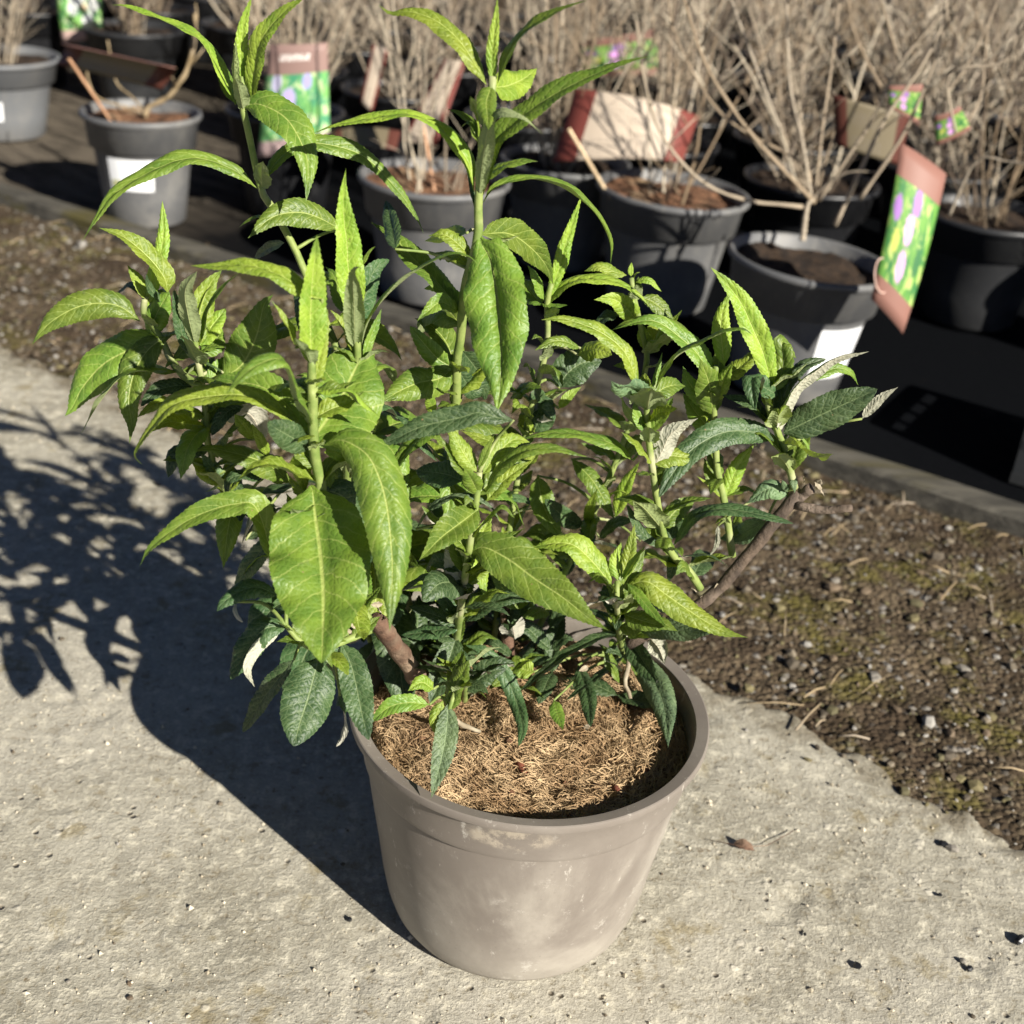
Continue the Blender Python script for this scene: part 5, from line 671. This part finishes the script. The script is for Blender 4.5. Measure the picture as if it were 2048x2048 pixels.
for k in range(19000):
    rr = .127*math.sqrt(random.random()); a = random.uniform(0, 6.283); x, y = rr*math.cos(a), rr*math.sin(a)
    
    tang = a+math.pi/2 if random.random() < .55 else random.uniform(0, 6.28); q = tang+random.gauss(0, .5); L = random.uniform(.006, .024); cv = random.uniform(-1.1, 1.1); wd = random.uniform(.00012, .00032); z0 = random.uniform(.0005, .0075)
    pts = []
    for i in range(5):
        t = i/4-.5; d = q+cv*t; px_, py_ = x+L*t*math.cos(d), y+L*t*math.sin(d); h = math.hypot(px_, py_)
        if h > .1275: px_, py_ = px_*.1275/h, py_*.1275/h
        pts.append((px_, py_, float(z0+.0025*math.cos(t*3.2+k)), d))
    b0 = len(vs)
    for (px_, py_, pz, d) in pts:
        for sg in (-1, 1): vs.append((px_-math.sin(d)*wd*sg, py_+math.cos(d)*wd*sg, pz+sg*wd*.8*math.sin(k)))
    fs += [[b0+2*i, b0+2*i+2, b0+2*i+3, b0+2*i+1] for i in range(4)]
vs = np.array(vs); vs[:, 2] += soil_z(vs[:, 0], vs[:, 1])
tag(link('coir_mulch', mesh('coir_mulch', vs, fs), M_COIR, pot), kind='stuff')
mb = MB()
for _ in range(26):
    a = random.uniform(0, 6.283); rr = .12*math.sqrt(random.random()); x, y = rr*math.cos(a), rr*math.sin(a); stone(mb, x, y, float(soil_z(x, y))+.005, random.uniform(.0018, .0045))
tag(link('bark_lumps', mb.mesh('bark_lumps'), M_BARKMIX, pot), kind='stuff')
for x, y, r in ((-.004, -.055, .010), (.068, -.072, .006)):
    mb = MB(); tube(mb, [(x-r*.5, y+r, .183), (x, y, .1845), (x+r*.6, y-r, .182)], [.0018, .003, .0016], 5); o = link('bark_chip', mb.mesh('bark_chip'), M_REDBIT); o.location = (POT[0], POT[1], .001)
    tag(o, 'rust red bark chip on the coir mulch near the hanging dark leaf' if r > .008 else 'small orange bark chip on the coir mulch at the right', 'bark chip')
mb = MB()
for _ in range(22):
    a = random.uniform(-1.25, -.35); rr = random.uniform(.098, .122); stone(mb, POT[0]+rr*math.cos(a), POT[1]+rr*math.sin(a), .172, random.uniform(.0015, .0042))
tag(link('compost_lumps', mb.mesh('compost_lumps'), M_PEB), 'grey lumps along the shaded inner edge of the pot', 'compost', kind='stuff')

# ================================================================ THE SHRUB
shrub = empty('leafy_shrub', (POT[0], POT[1], .165), label='bright green leafy shrub with drooping toothed leaves growing in the taupe pot', cat='shrub')
INV = Matrix.Translation(-shrub.location)
def under(o, par):
    o.parent = par
    if par is shrub: o.matrix_parent_inverse = INV
    return o
def leaf_mesh(P, Lt, wd, age, fold, rs):
    r = random.Random(rs); fold = fold+r.uniform(-5, 13) if fold > 0 else fold; C0, Ln = spline(P, 60)
    n = int(min(76, max(16, Ln/.0017))); m = 5 if wd > .012 else 3
    X, Ln = spline(P, n+1); k = len(P)
    ss = np.r_[0, np.cumsum(np.linalg.norm(np.diff(np.asarray(P), axis=0), axis=1))]; ss /= ss[-1]; t = np.linspace(0, 1, n+1)
    L = np.stack([np.interp(t, ss, np.asarray(Lt)[:, j]) for j in range(3)], 1)
    T = unit(np.gradient(X, axis=0)); L = unit(L-T*np.sum(L*T, 1, keepdims=True)); N = np.cross(L, T)
    if age == 'd' or wd > .055: a, b = .62, .78
    else: a = r.uniform(.62, .84); b = a+r.uniform(.22, .55)
    pk = a/(a+b); W = (t**a*(1-t)**b)/(pk**a*(1-pk)**b)
    if wd > .02 and age != 'd': W = W*(1-.35*t**6)
    pet = np.clip(t/.10, 0, 1); W = W*(.25+.75*pet)+.03*(1-t)
    H = .5*wd*W
    teeth = np.where(np.arange(n+1) % 2 == 0, 1, -1)*min(.00032, .022*wd)*(W > .15)*np.random.default_rng(rs).uniform(.3, 1.5, n+1)
    vj = np.linspace(-1, 1, 2*m+1); fo = math.radians(fold); ph = [r.uniform(0, 6.28) for _ in range(4)]; fq = r.uniform(2.0, 3.4)
    V = np.zeros((n+1, 2*m+1, 3)); UV = np.zeros((n+1, 2*m+1, 2)); CM = np.zeros_like(UV)
    tw = math.radians(r.uniform(-22, 22))*np.sin(t*3.1)
    L2 = L*np.cos(tw)[:, None]+N*np.sin(tw)[:, None]; N2 = N*np.cos(tw)[:, None]-L*np.sin(tw)[:, None]
    r_c = r.uniform(.02, .22); puck = {'y': .034, 'g': .024, 'd': .020, 's': .018}[age]*(1 if wd < .045 else .8); wd = wd*(1.02 if age == 'd' else 1.26)
    for j, v in enumerate(vj):
        av = abs(v); sg = np.sign(v); i = 0 if v < 0 else 1
        fr = np.modf(t*10-av*1.7+20)[0]
        bul = (np.sin(np.pi*np.mod(fr+.5, 1))-.5)*puck*wd*min(1, av*2.2)*(1-av**3)*np.minimum(1, W*2)
        wav = np.sin(2*np.pi*fq*t+ph[i])*.05*wd*av**2*W+np.sin(2*np.pi*fq*2.3*t+ph[i+2])*.012*wd*av**3*W
        curl = -r_c*wd*W*av**3
        x = H*v*math.cos(fo)+(teeth*sg if av == 1 else 0); h = H*av*math.sin(fo)+bul+wav+curl-(.035*wd*W if av == 0 else 0)
        V[:, j] = X+L2*x[:, None]+N2*np.asarray(h)[:, None]
        UV[:, j, 0] = t; UV[:, j, 1] = v; CM[:, j, 0] = t*Ln*100; CM[:, j, 1] = v*H*100
    q = 2*m+1; I = np.arange((n+1)*q).reshape(n+1, q); F = np.stack([I[:-1, :-1], I[:-1, 1:], I[1:, 1:], I[1:, :-1]], -1).reshape(-1, 4)
    me = mesh('leaf', V.reshape(-1, 3), F)
    li = np.zeros(len(me.loops), int); me.loops.foreach_get('vertex_index', li)
    for nm, arr in (('leaf', UV), ('cm', CM)): me.uv_layers.new(name=nm).data.foreach_set('uv', arr.reshape(-1, 2)[li].ravel().astype(np.float32))
    return me
for k, (r0, r1, pts, rad) in enumerate([(wd[0], wd[1], wd[2], None) for wd in WOOD]):
    L = spline(pts, 8)[1]; P, L = spline(pts, int(max(7, L/.0075))); n = len(P); mb = MB(); R = np.linspace(r0, r1, n)*(1+RNG.uniform(-.06, .06, n)); R[2::5] *= 1.12
    if k in (0, 1): R[-1] *= .93; R[-2] *= 1.12
    tube(mb, P+RNG.uniform(-.0005, .0005, P.shape), R, 10); under(link('woody_branch', mb.mesh('woody_branch'), M_WOOD if k in (0, 4) else M_DARKWOOD if k in (1, 2, 3) else M_PALEWOOD), shrub)
ct = 0; STEM_OBJ = []
for (r0, r1, pts, leaves, twigs) in STEMS:
    pts = [list(p) for p in pts]
    if pts[0][2] < .21: pts = [[pts[0][0]*.97, pts[0][1]*.97, .155]]+pts
    P, L = spline(pts, int(max(14, L/.006) if False else 44)); n = len(P); t = np.linspace(0, 1, n); R = .86*(r0+(r1-r0)*t); R *= 1+.10*np.sin(t*25)**8
    mb = MB(); tube(mb, P, R, 8)
    st = under(link('stem', mb.mesh('stem'), M_STEM), shrub); STEM_OBJ.append(st)
    for tw in twigs:
        Q, _ = spline(tw, 8); mb = MB(); tube(mb, Q, np.linspace(.0016, .0009, 8), 5); o = link('side_stem', mb.mesh('side_stem'), M_STEM, st); o.matrix_parent_inverse = Matrix()
    for (lp, ll, wd, age, fold) in leaves:
        ct += 1; o = link('leaf', leaf_mesh(lp, ll, wd, age, fold, ct), LEAF[age]); o.parent = st
# the older leaves lower down the stems: opposite pairs wherever no leaf sits yet
bases = np.array([l[0][0] for s in STEMS for l in s[3]]); rl = random.Random(11); nf = 0
for si, (r0, r1, pts, leaves, twigs) in enumerate(STEMS):
    st = STEM_OBJ[si]; P, Ln = spline(pts, 80); cum = np.linspace(0, Ln, 80); s = .02; k = rl.randint(0, 1)
    while s < Ln-.05:
        p = P[int(s/Ln*79)]; s += rl.uniform(.026, .040); k += 1
        if p[2] > .50: continue
        for sg in (0, 1):
            az = (0 if k % 2 else math.pi/2)+sg*math.pi+rl.gauss(0, .5); d = np.array([math.cos(az), math.sin(az), 0])
            tipy = p[1]+d[1]*.08
            if d[1] < -.2 and p[1] < .05: continue
            if np.min(np.linalg.norm(bases-p, axis=1)) < .012 and rl.random() < .6: continue
            if nf >= 74: continue
            Lf = rl.uniform(.055, .105)*(1.05 if p[2] < .34 else .9); rise = rl.uniform(.0, .5); Q = []
            for i in range(5):
                t = i/4; Q.append(p+d*Lf*(t-.18*t*t)+np.array([0, 0, Lf*(rise*t-(rise+rl.uniform(.25, .55))*t*t)]))
            Q = np.array(Q); la = np.array([-d[1], d[0], rl.gauss(0, .25)]); la = -la if np.cross(la, d)[2] < 0 else la
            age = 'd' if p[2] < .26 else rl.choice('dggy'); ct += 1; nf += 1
            o = link('leaf', leaf_mesh(Q.tolist(), [la]*5, Lf*rl.uniform(.30, .40), age, rl.uniform(8, 18), ct), LEAF[age]); o.parent = st
# the many small leaves in the axils along every stem, beyond the 300 that show largest: one part
mb = MB(); uvs = {'leaf': [], 'cm': []}; mi = []; slot = {'d': 0, 'g': 1, 'y': 2}; i = 0
basal = [(0, 0, [[rl.uniform(-.10, .12), rl.uniform(.02, .105), .176]], 0, 0) for _ in range(9)]
for (r0, r1, pts, leaves, twigs) in STEMS+[(0, 0, [b_[2][0], [b_[2][0][0]+rl.uniform(-.02, .02), b_[2][0][1]+rl.uniform(-.01, .02), rl.uniform(.22, .30)]], 0, 0) for b_ in basal]:
    P, Ln = spline(pts, 120); s = .015; az0 = rl.uniform(0, 6.28)
    while s < Ln-.004:
        p = P[min(119, int(s/Ln*119))]; top = s/Ln; s += rl.uniform(.008, .017); az0 += 2.4
        if rl.random() < (.7 if p[2] > .46 else .08): continue
        for q in range(2 if rl.random() < .6 else 1):
            a2 = az0+q*math.pi+rl.gauss(0, .4); up_ = rl.uniform(.1, 1.3)+.5*top; d = np.array([math.cos(a2), math.sin(a2), up_]); d /= np.linalg.norm(d); Lf = rl.uniform(.020, .050) if p[2] > .44 else rl.uniform(.026, .064)
            Q = np.array([p+d*Lf*t-np.array([0, 0, Lf*rl.uniform(.15, .5)*t*t]) for t in (0, .33, .66, 1)]); la = np.array([-d[1], d[0], rl.gauss(0, .35)]); la = -la if np.cross(la, d)[2] < 0 else la
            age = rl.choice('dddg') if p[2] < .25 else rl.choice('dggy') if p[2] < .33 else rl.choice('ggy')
            i += 1; me = leaf_mesh(Q.tolist(), [la]*4, Lf*rl.uniform(.27, .40), age, rl.uniform(8, 25), 900+i); nv = len(me.vertices); co_ = np.zeros(nv*3); me.vertices.foreach_get('co', co_); mb.add(co_.reshape(-1, 3), [list(q_.vertices) for q_ in me.polygons]); mi += [slot[age]]*len(me.polygons)
            for nm in uvs: ar = np.zeros(len(me.loops)*2, np.float32); me.uv_layers[nm].data.foreach_get('uv', ar); uvs[nm].append(ar)
            bpy.data.meshes.remove(me)
me = mb.mesh('foliage')
for nm in uvs: me.uv_layers.new(name=nm).data.foreach_set('uv', np.concatenate(uvs[nm]))
fo_ = under(link('foliage', me, [LEAF['d'], LEAF['g'], LEAF['y']]), shrub); me.polygons.foreach_set('material_index', mi); tag(fo_, kind='stuff')
# small dead leaves and bud scales at the cut branch ends
def scales(c, n, rad):
    for _ in range(n):
        p = np.array(c)+RNG.normal(0, rad, 3); d = unit(RNG.normal(0, 1, 3)); e = unit(np.cross(d, RNG.normal(0, 1, 3)))
        under(link('bud_scale', leaf_mesh([p, p+d*.004, p+d*.0085], [e, e, e], .0055, 's', 20, random.randint(0, 9999)), M_CREAM), shrub)
M_CREAM = simple('cream_bud_scale', (.26, .215, .145), (.38, .33, .24), 120, .8)
w1, w2 = WOOD[0][2][-1], WOOD[1][2][1]
scales((w1[0]-.018, w1[1]-.012, w1[2]-.006), 8, .006); scales((w1[0], w1[1]-.004, w1[2]+.004), 5, .005); scales((w2[0]+.004, w2[1], w2[2]+.006), 5, .004); scales(WOOD[3][2][-1], 5, .004); scales((-.02, .02, .19), 6, .02); scales((.07, .03, .20), 5, .02)

# ================================================================ BITS ON THE CONCRETE
for x, y, r, lab, c in CHIPS:
    mb = MB(); stone(mb, 0, 0, 0, r); o = link('stone_chip', mb.mesh('stone_chip'), M_BLACK if c else M_PEB, None, False); o.location = (x, y, .002); tag(o, lab, 'stone')
x, y = DEAD; mb = MB(); tube(mb, [(x-.03, y+.006, .003), (x, y-.002, .006), (x+.022, y+.004, .004), (x+.05, y+.028, .003)], .0004, 4); link_o = link('dry_stalk', mb.mesh('dry_stalk'), M_WOOD); tag(link_o, 'hair thin dry stalk curving over the concrete right of the pot', 'stalk')
o = link('dead_leaf', leaf_mesh([(x-.008, y+.004, .003), (x, y, .006), (x+.010, y-.003, .003)], [(.2, 1, .1)]*3, .010, 'd', -20, 3), M_WOOD); tag(o, 'curled brown scrap of dead leaf on concrete right of the pot', 'dead leaf')

# ================================================================ POTS BEHIND
def pot_mesh(D, H, mat):
    R = D/2; mb = MB(); lathe(mb, [(0, .004), (R*.58, .004), (R*.60, .0), (R*.66, .008), (R*.72, H*.3), (R*.80, H*.66), (R*.83, H*.70), (R*.885, H*.705), (R*.93, H*.93), (R*.985, H*.945), (R, H*.965), (R*.995, H*.99), (R*.96, H), (R*.925, H*.985), (R*.90, H*.8)], 40)
    me = mb.mesh('body'); me.materials.append(mat); me.polygons.foreach_set('use_smooth', [True]*len(me.polygons)); return me
def soil_mesh(D, H, mat):
    R = D/2*.905; n = 24; g = np.linspace(-R, R, n); X, Y = np.meshgrid(g, g); rr = np.hypot(X, Y); s = np.minimum(1, R/np.maximum(rr, 1e-6)); s = np.where(rr > R, s, 1.); X, Y = X*s, Y*s
    Z = H*.90+.03*fbm(X, Y, 51, .05, 3); I = np.arange(n*n).reshape(n, n); me = mesh('compost', np.dstack([X, Y, Z]).reshape(-1, 3), np.stack([I[:-1, :-1], I[:-1, 1:], I[1:, 1:], I[1:, :-1]], -1).reshape(-1, 4)); me.materials.append(mat); return me
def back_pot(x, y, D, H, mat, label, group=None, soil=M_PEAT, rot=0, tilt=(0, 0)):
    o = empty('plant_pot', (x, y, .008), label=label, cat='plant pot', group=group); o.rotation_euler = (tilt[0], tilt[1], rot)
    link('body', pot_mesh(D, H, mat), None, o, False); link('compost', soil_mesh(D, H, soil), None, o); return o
def twig_mesh(seed, nst, hmin, hmax, lean, r0, name='dormant_shrub', nside=4):
    r = random.Random(seed); mb = MB()
    for i in range(nst):
        a = r.uniform(0, 6.283); q = r.uniform(0, lean); h = r.uniform(hmin, hmax); bx, by = .05*math.cos(a)*r.random(), .05*math.sin(a)*r.random(); a += r.gauss(0, .5)
        P = []; x, y, z = bx, by, -.02; dx, dy = math.cos(a)*math.sin(q), math.sin(a)*math.sin(q)
        for k in range(6):
            P.append((x, y, z)); s = h/5; x += (dx+r.gauss(0, .07))*s; y += (dy+r.gauss(0, .07))*s; z += math.cos(q)*s*(1 if k < 4 else .8)
        rad = r0*r.uniform(.55, 1.2); tube(mb, P, np.linspace(rad, rad*.45, 6), 4, False)
        for _ in range(nside):
            k = r.randint(1, 5); b = np.array(P[k])*(.5)+np.array(P[k-1])*.5; aa = r.uniform(0, 6.283); l = r.uniform(.05, .22); e = b+np.array([math.cos(aa)*l*.6, math.sin(aa)*l*.6, l*r.uniform(.3, .9)]); m = (b+e)/2+np.array([r.gauss(0, .008), r.gauss(0, .008), .008])
            tube(mb, [b, m, e], [rad*.5, rad*.38, rad*.22], 3, False)
    me = mb.mesh(name); me.materials.append(M_TWIG); return me
TW = [twig_mesh(100+i, 10+3*(i % 3), .20, .56, .75, .0036, nside=8) for i in range(7)]
def shrub_at(x, y, z, me, label, group=None, sc=1.):
    o = link('dormant_shrub', me, None, None, True); o.location = (x, y, z); o.rotation_euler = (0, 0, random.uniform(0, 6.28)); o.scale = (sc, sc, sc*random.uniform(.9, 1.1)); return tag(o, label, 'shrub', group)
def stick_shrub(data, loc_, label, mat):
    t = empty('dormant_shrub', loc_, label=label, cat='shrub'); inv = Matrix.Translation(-Vector(loc_))
    for r, pts in data:
        P, L = spline(pts, 22); n = len(P); mb = MB(); R = np.linspace(r*.8, r*.45, n)*(1+.12*np.sin(np.arange(n)*1.9)); R[::5] *= 1.18; tube(mb, P, R, 7); rr = random.Random(len(mb.f)+n)
        if len(pts) > 3 and L > .2:
            for _ in range(4):
                k = rr.randint(6, n-2); e = P[k]+np.array([rr.gauss(0, .04), rr.gauss(0, .04), rr.uniform(.03, .10)]); tube(mb, [P[k], (P[k]+e)/2+np.array([.004, 0, .004]), e], [r*.35, r*.28, r*.15], 4)
        o = link('stem', mb.mesh('stem'), mat, t); o.matrix_parent_inverse = inv
    return t
spots = []
def put(x, y, D): spots.append((x, y, D))
Hh = .22
p1 = back_pot(-1.335, 2.40, .30, .19, M_PALEGREY, 'pale grey ribbed pot with a white label at far left', soil=M_PEAT); put(-1.335, 2.40, .30)
p2 = back_pot(-.805, 1.80, .238, .222, M_GREY, 'grey pot with white label and thick yellowish stem standing alone at left', soil=M_BARKMIX); put(-.805, 1.80, .238)
pbk = back_pot(-.545, 1.945, .25, .22, M_BLACK, 'black pot behind the hanging picture tag with mauve header'); put(-.545, 1.945, .25)
p3 = back_pot(-.19, 1.50, .275, .22, M_GREY, 'grey pot with brown stick label directly behind the tall leafy shoot', soil=M_BARKMIX); put(-.19, 1.50, .275)
p4b = back_pot(.045, 1.76, .26, .21, M_GREY, 'dark grey pot wedged behind the cream text tag'); put(.045, 1.76, .26)
p4 = back_pot(.236, 1.56, .285, .22, M_GREY, 'grey pot striped by stem shadows with cream text tag at its back', soil=M_BARKMIX, tilt=(0, .03)); put(.236, 1.56, .285)
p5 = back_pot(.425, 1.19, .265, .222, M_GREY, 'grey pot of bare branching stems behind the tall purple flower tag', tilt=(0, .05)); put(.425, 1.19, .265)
M_MARK = simple('yellow_green_print', (.40, .42, .16), (.6, .6, .4), 90, .6)
def patch(par, R0, R1, z0, z1, a0, a1, mat, name='sticker'):
    v = [((R0+(R1-R0)*j)*math.cos(a0+(a1-a0)*i/8), (R0+(R1-R0)*j)*math.sin(a0+(a1-a0)*i/8), z0+(z1-z0)*j) for j in (0, 1) for i in range(9)]
    o = link(name, mesh(name, v, [[i, i+1, 10+i, 9+i] for i in range(8)]), mat, par); return o
def body_r(D, H, z):
    R = D/2; return R*np.interp(z, [0, .008, H*.3, H*.66], [.60, .66, .72, .80])+.0012
patch(p2, body_r(.238, .222, .082), body_r(.238, .222, .145), .082, .145, math.radians(-119), math.radians(-62), M_WHITE)
patch(p2, body_r(.238, .222, .086)+.0006, body_r(.238, .222, .102)+.0006, .086, .102, math.radians(-115), math.radians(-101), M_MARK, 'printed_mark')
patch(p5, body_r(.265, .222, .055), body_r(.265, .222, .140), .055, .140, math.radians(-80), math.radians(-30), M_WHITE)
patch(p1, body_r(.30, .19, .055), body_r(.30, .19, .10), .055, .10, math.radians(-82), math.radians(-66), M_WHITE)
stick_shrub(DORMANT, (.425, 1.19, .2), 'bare straw coloured branching shrub fanning up beside the tall purple flower tag', M_TWIG)
stick_shrub(DORMANT_B, (-.805, 1.80, .2), 'cut back shrub with one thick yellowish stem in the lone grey pot', M_STRAW)
shrub_at(-.19, 1.50, .2, twig_mesh(311, 9, .2, .5, .5, .0026), 'sparse dry twiggy shrub in the pot behind the tall leafy shoot')
shrub_at(.236, 1.56, .2, twig_mesh(312, 7, .2, .55, .55, .0028), 'dry twiggy shrub in the stem shadowed pot behind the cream text tag')
shrub_at(-1.335, 2.40, .17, twig_mesh(313, 30, .2, .5, .35, .0026), 'clump of upright dry stems in the pale grey pot at far left')
shrub_at(-.545, 1.945, .2, twig_mesh(314, 18, .2, .45, .45, .0024), 'thin dry stems in the black pot behind the mauve headed tag')
shrub_at(.045, 1.76, .2, twig_mesh(317, 26, .2, .5, .5, .0026), 'dry twiggy shrub in the dark pot wedged behind the cream tag')
kk = 0
BM = {}
for n in np.arange(.36, 4.6, .34):
    for s in np.arange(-2.2, 6.4, .335):
        x, y = loc(s+random.uniform(-.04, .04)+(.17 if int(round(n/.34)) % 2 else 0), n+random.uniform(-.03, .03)); dx = abs(x)/(y+.823)
        if dx > .62 or y > 5.6 or y < .9 or (x < -.62 and y < 2.75 and n < 1.1): continue
        if x > .60 and y < 1.42 : continue
        D = random.choice((.22, .25, .27))
        if any(math.hypot(x-a, y-b) < (D+d)/2-.015 for a, b, d in spots): continue
        put(x, y, D); kk += 1; key = (D, kk % 3)
        if key not in BM: mt = (M_BLACK, M_BLACK, M_SHADE_GREY)[kk % 3]; BM[key] = (pot_mesh(D, .21, mt), soil_mesh(D, .21, M_PEAT))  # dark plastics here also carry the shade of the dense twigs
        e = empty('plant_pot', (x, y, .008), label='nursery pot darkened as for shade among the crowded back rows of dry shrubs', cat='plant pot', group='nursery pots in the back rows')
        link('body', BM[key][0], None, e, False); link('compost', BM[key][1], None, e)
        shrub_at(x, y, .19, TW[kk % 7], 'dry leafless shrub in the crowded back rows of pots', 'dormant shrubs in the back rows', random.uniform(.85, 1.2))
# grey crate at the right edge of the bed
cr = empty('plastic_crate', (.905, .905, .008), label='grey slotted plastic crate with shade put into its colour at the right edge of the bed', cat='crate'); cr.rotation_euler = (0, 0, math.atan2(-.519, .855))
mb = MB(); W_, D_, H_ = .30, .20, .13
for z, h in ((.008, .016), (.062, .014), (.122, .016)):
    for sy_ in (-1, 1): box(mb, (0, sy_*D_/2, z), (W_+.008*(z > .1)+.01*(z < .01), .010, h))
    for sx_ in (-1, 1): box(mb, (sx_*W_/2, 0, z+.0007), (.010, D_-.012, h))
for i in range(7):
    for sy_ in (-1, 1): box(mb, (-W_/2+.006+i*(W_-.012)/6, sy_*D_/2, .065), (.012 if i not in (0, 6) else .02, .0085, .115))
for i in range(1, 4):
    for sx_ in (-1, 1): box(mb, (sx_*W_/2, -D_/2+i*D_/4, .065), (.0085, .012, .115))
box(mb, (0, 0, .003), (W_-.012, D_-.012, .004)); box(mb, (0, 0, .06), (W_-.014, D_-.014, .09)); link('frame', mb.mesh('frame'), M_CRATE, cr, False)  # solid inner box added so no sun falls through the slots

# ================================================================ PRINTED TAGS
def card(name, TL, TR, BR, BL, front, back, bend, label, sticks=(), stick_mat=None, disc=False):
    TL, TR, BR, BL = map(np.array, (TL, TR, BR, BL)); c = (TL+TR+BR+BL)/4; nrm = unit(np.cross(TR-TL, BL-TL)); nrm = nrm if nrm @ (np.array(EYE)-c) > 0 else -nrm
    t = empty('plant_tag', c, label=label, cat='plant tag', group=None); inv = Matrix.Translation(-Vector(c)); nu, nv = 9, 13; V = []; UV = []
    for side in (0, 1):
        for j in range(nv):
            for i in range(nu):
                u, v = i/(nu-1), j/(nv-1); p = (TL*(1-u)+TR*u)*(1-v)+(BL*(1-u)+BR*u)*v
                p = p+nrm*(bend[0]*(1-(2*u-1)**2)+bend[1]*(1-(2*v-1)**2))-nrm*.0008*side; V.append(p); UV.append((u, 1-v))
    q = nu*nv; I = np.arange(q).reshape(nv, nu); F = np.stack([I[:-1, :-1], I[1:, :-1], I[1:, 1:], I[:-1, 1:]], -1).reshape(-1, 4)
    if np.dot(np.cross(V[F[0][1]]-V[F[0][0]], V[F[0][2]]-V[F[0][0]]), nrm) < 0: F = F[:, ::-1]
    nf = len(F); rim = list(I[0])+list(I[1:, -1])+list(I[-1, -2::-1])+list(I[-2:0:-1, 0]); E_ = [[rim[k], rim[(k+1) % len(rim)], rim[(k+1) % len(rim)]+q, rim[k]+q] for k in range(len(rim))]
    me = mesh('card', V, list(F)+[list(r[::-1]+q) for r in F]+E_); me.materials.append(front); me.materials.append(back)
    me.polygons.foreach_set('material_index', [0]*nf+[1]*(nf+len(E_))); li = np.zeros(len(me.loops), int); me.loops.foreach_get('vertex_index', li)
    me.uv_layers.new(name='tag').data.foreach_set('uv', np.array(UV)[li].ravel().astype(np.float32))
    o = link('card', me, None, t); o.matrix_parent_inverse = inv
    for a, b in sticks:
        mb = MB(); tube(mb, [a, (np.array(a)+b)/2, b], .0032, 6); o = link('stick', mb.mesh('stick'), stick_mat, t, False); o.matrix_parent_inverse = inv
    if disc:
        cc = BL*.70+BR*.12+TL*.18+nrm*(.004+bend[0]*.3+.0012); ux = unit(BR-BL); uy = unit(TL-BL); mb = MB(); P = [cc+.016*(ux*math.cos(k*.3307)+uy*math.sin(k*.3307)*1.4) for k in range(20)]
        tube(mb, P, .0011, 5, False); o = link('ring_mark', mb.mesh('ring_mark'), M_RING, t); o.matrix_parent_inverse = inv
    return t
M_RING = simple('pale_pink_print', (.62, .42, .34), (.66, .46, .38), 20, .4)
for a in TAGS: card('plant_tag', *a)
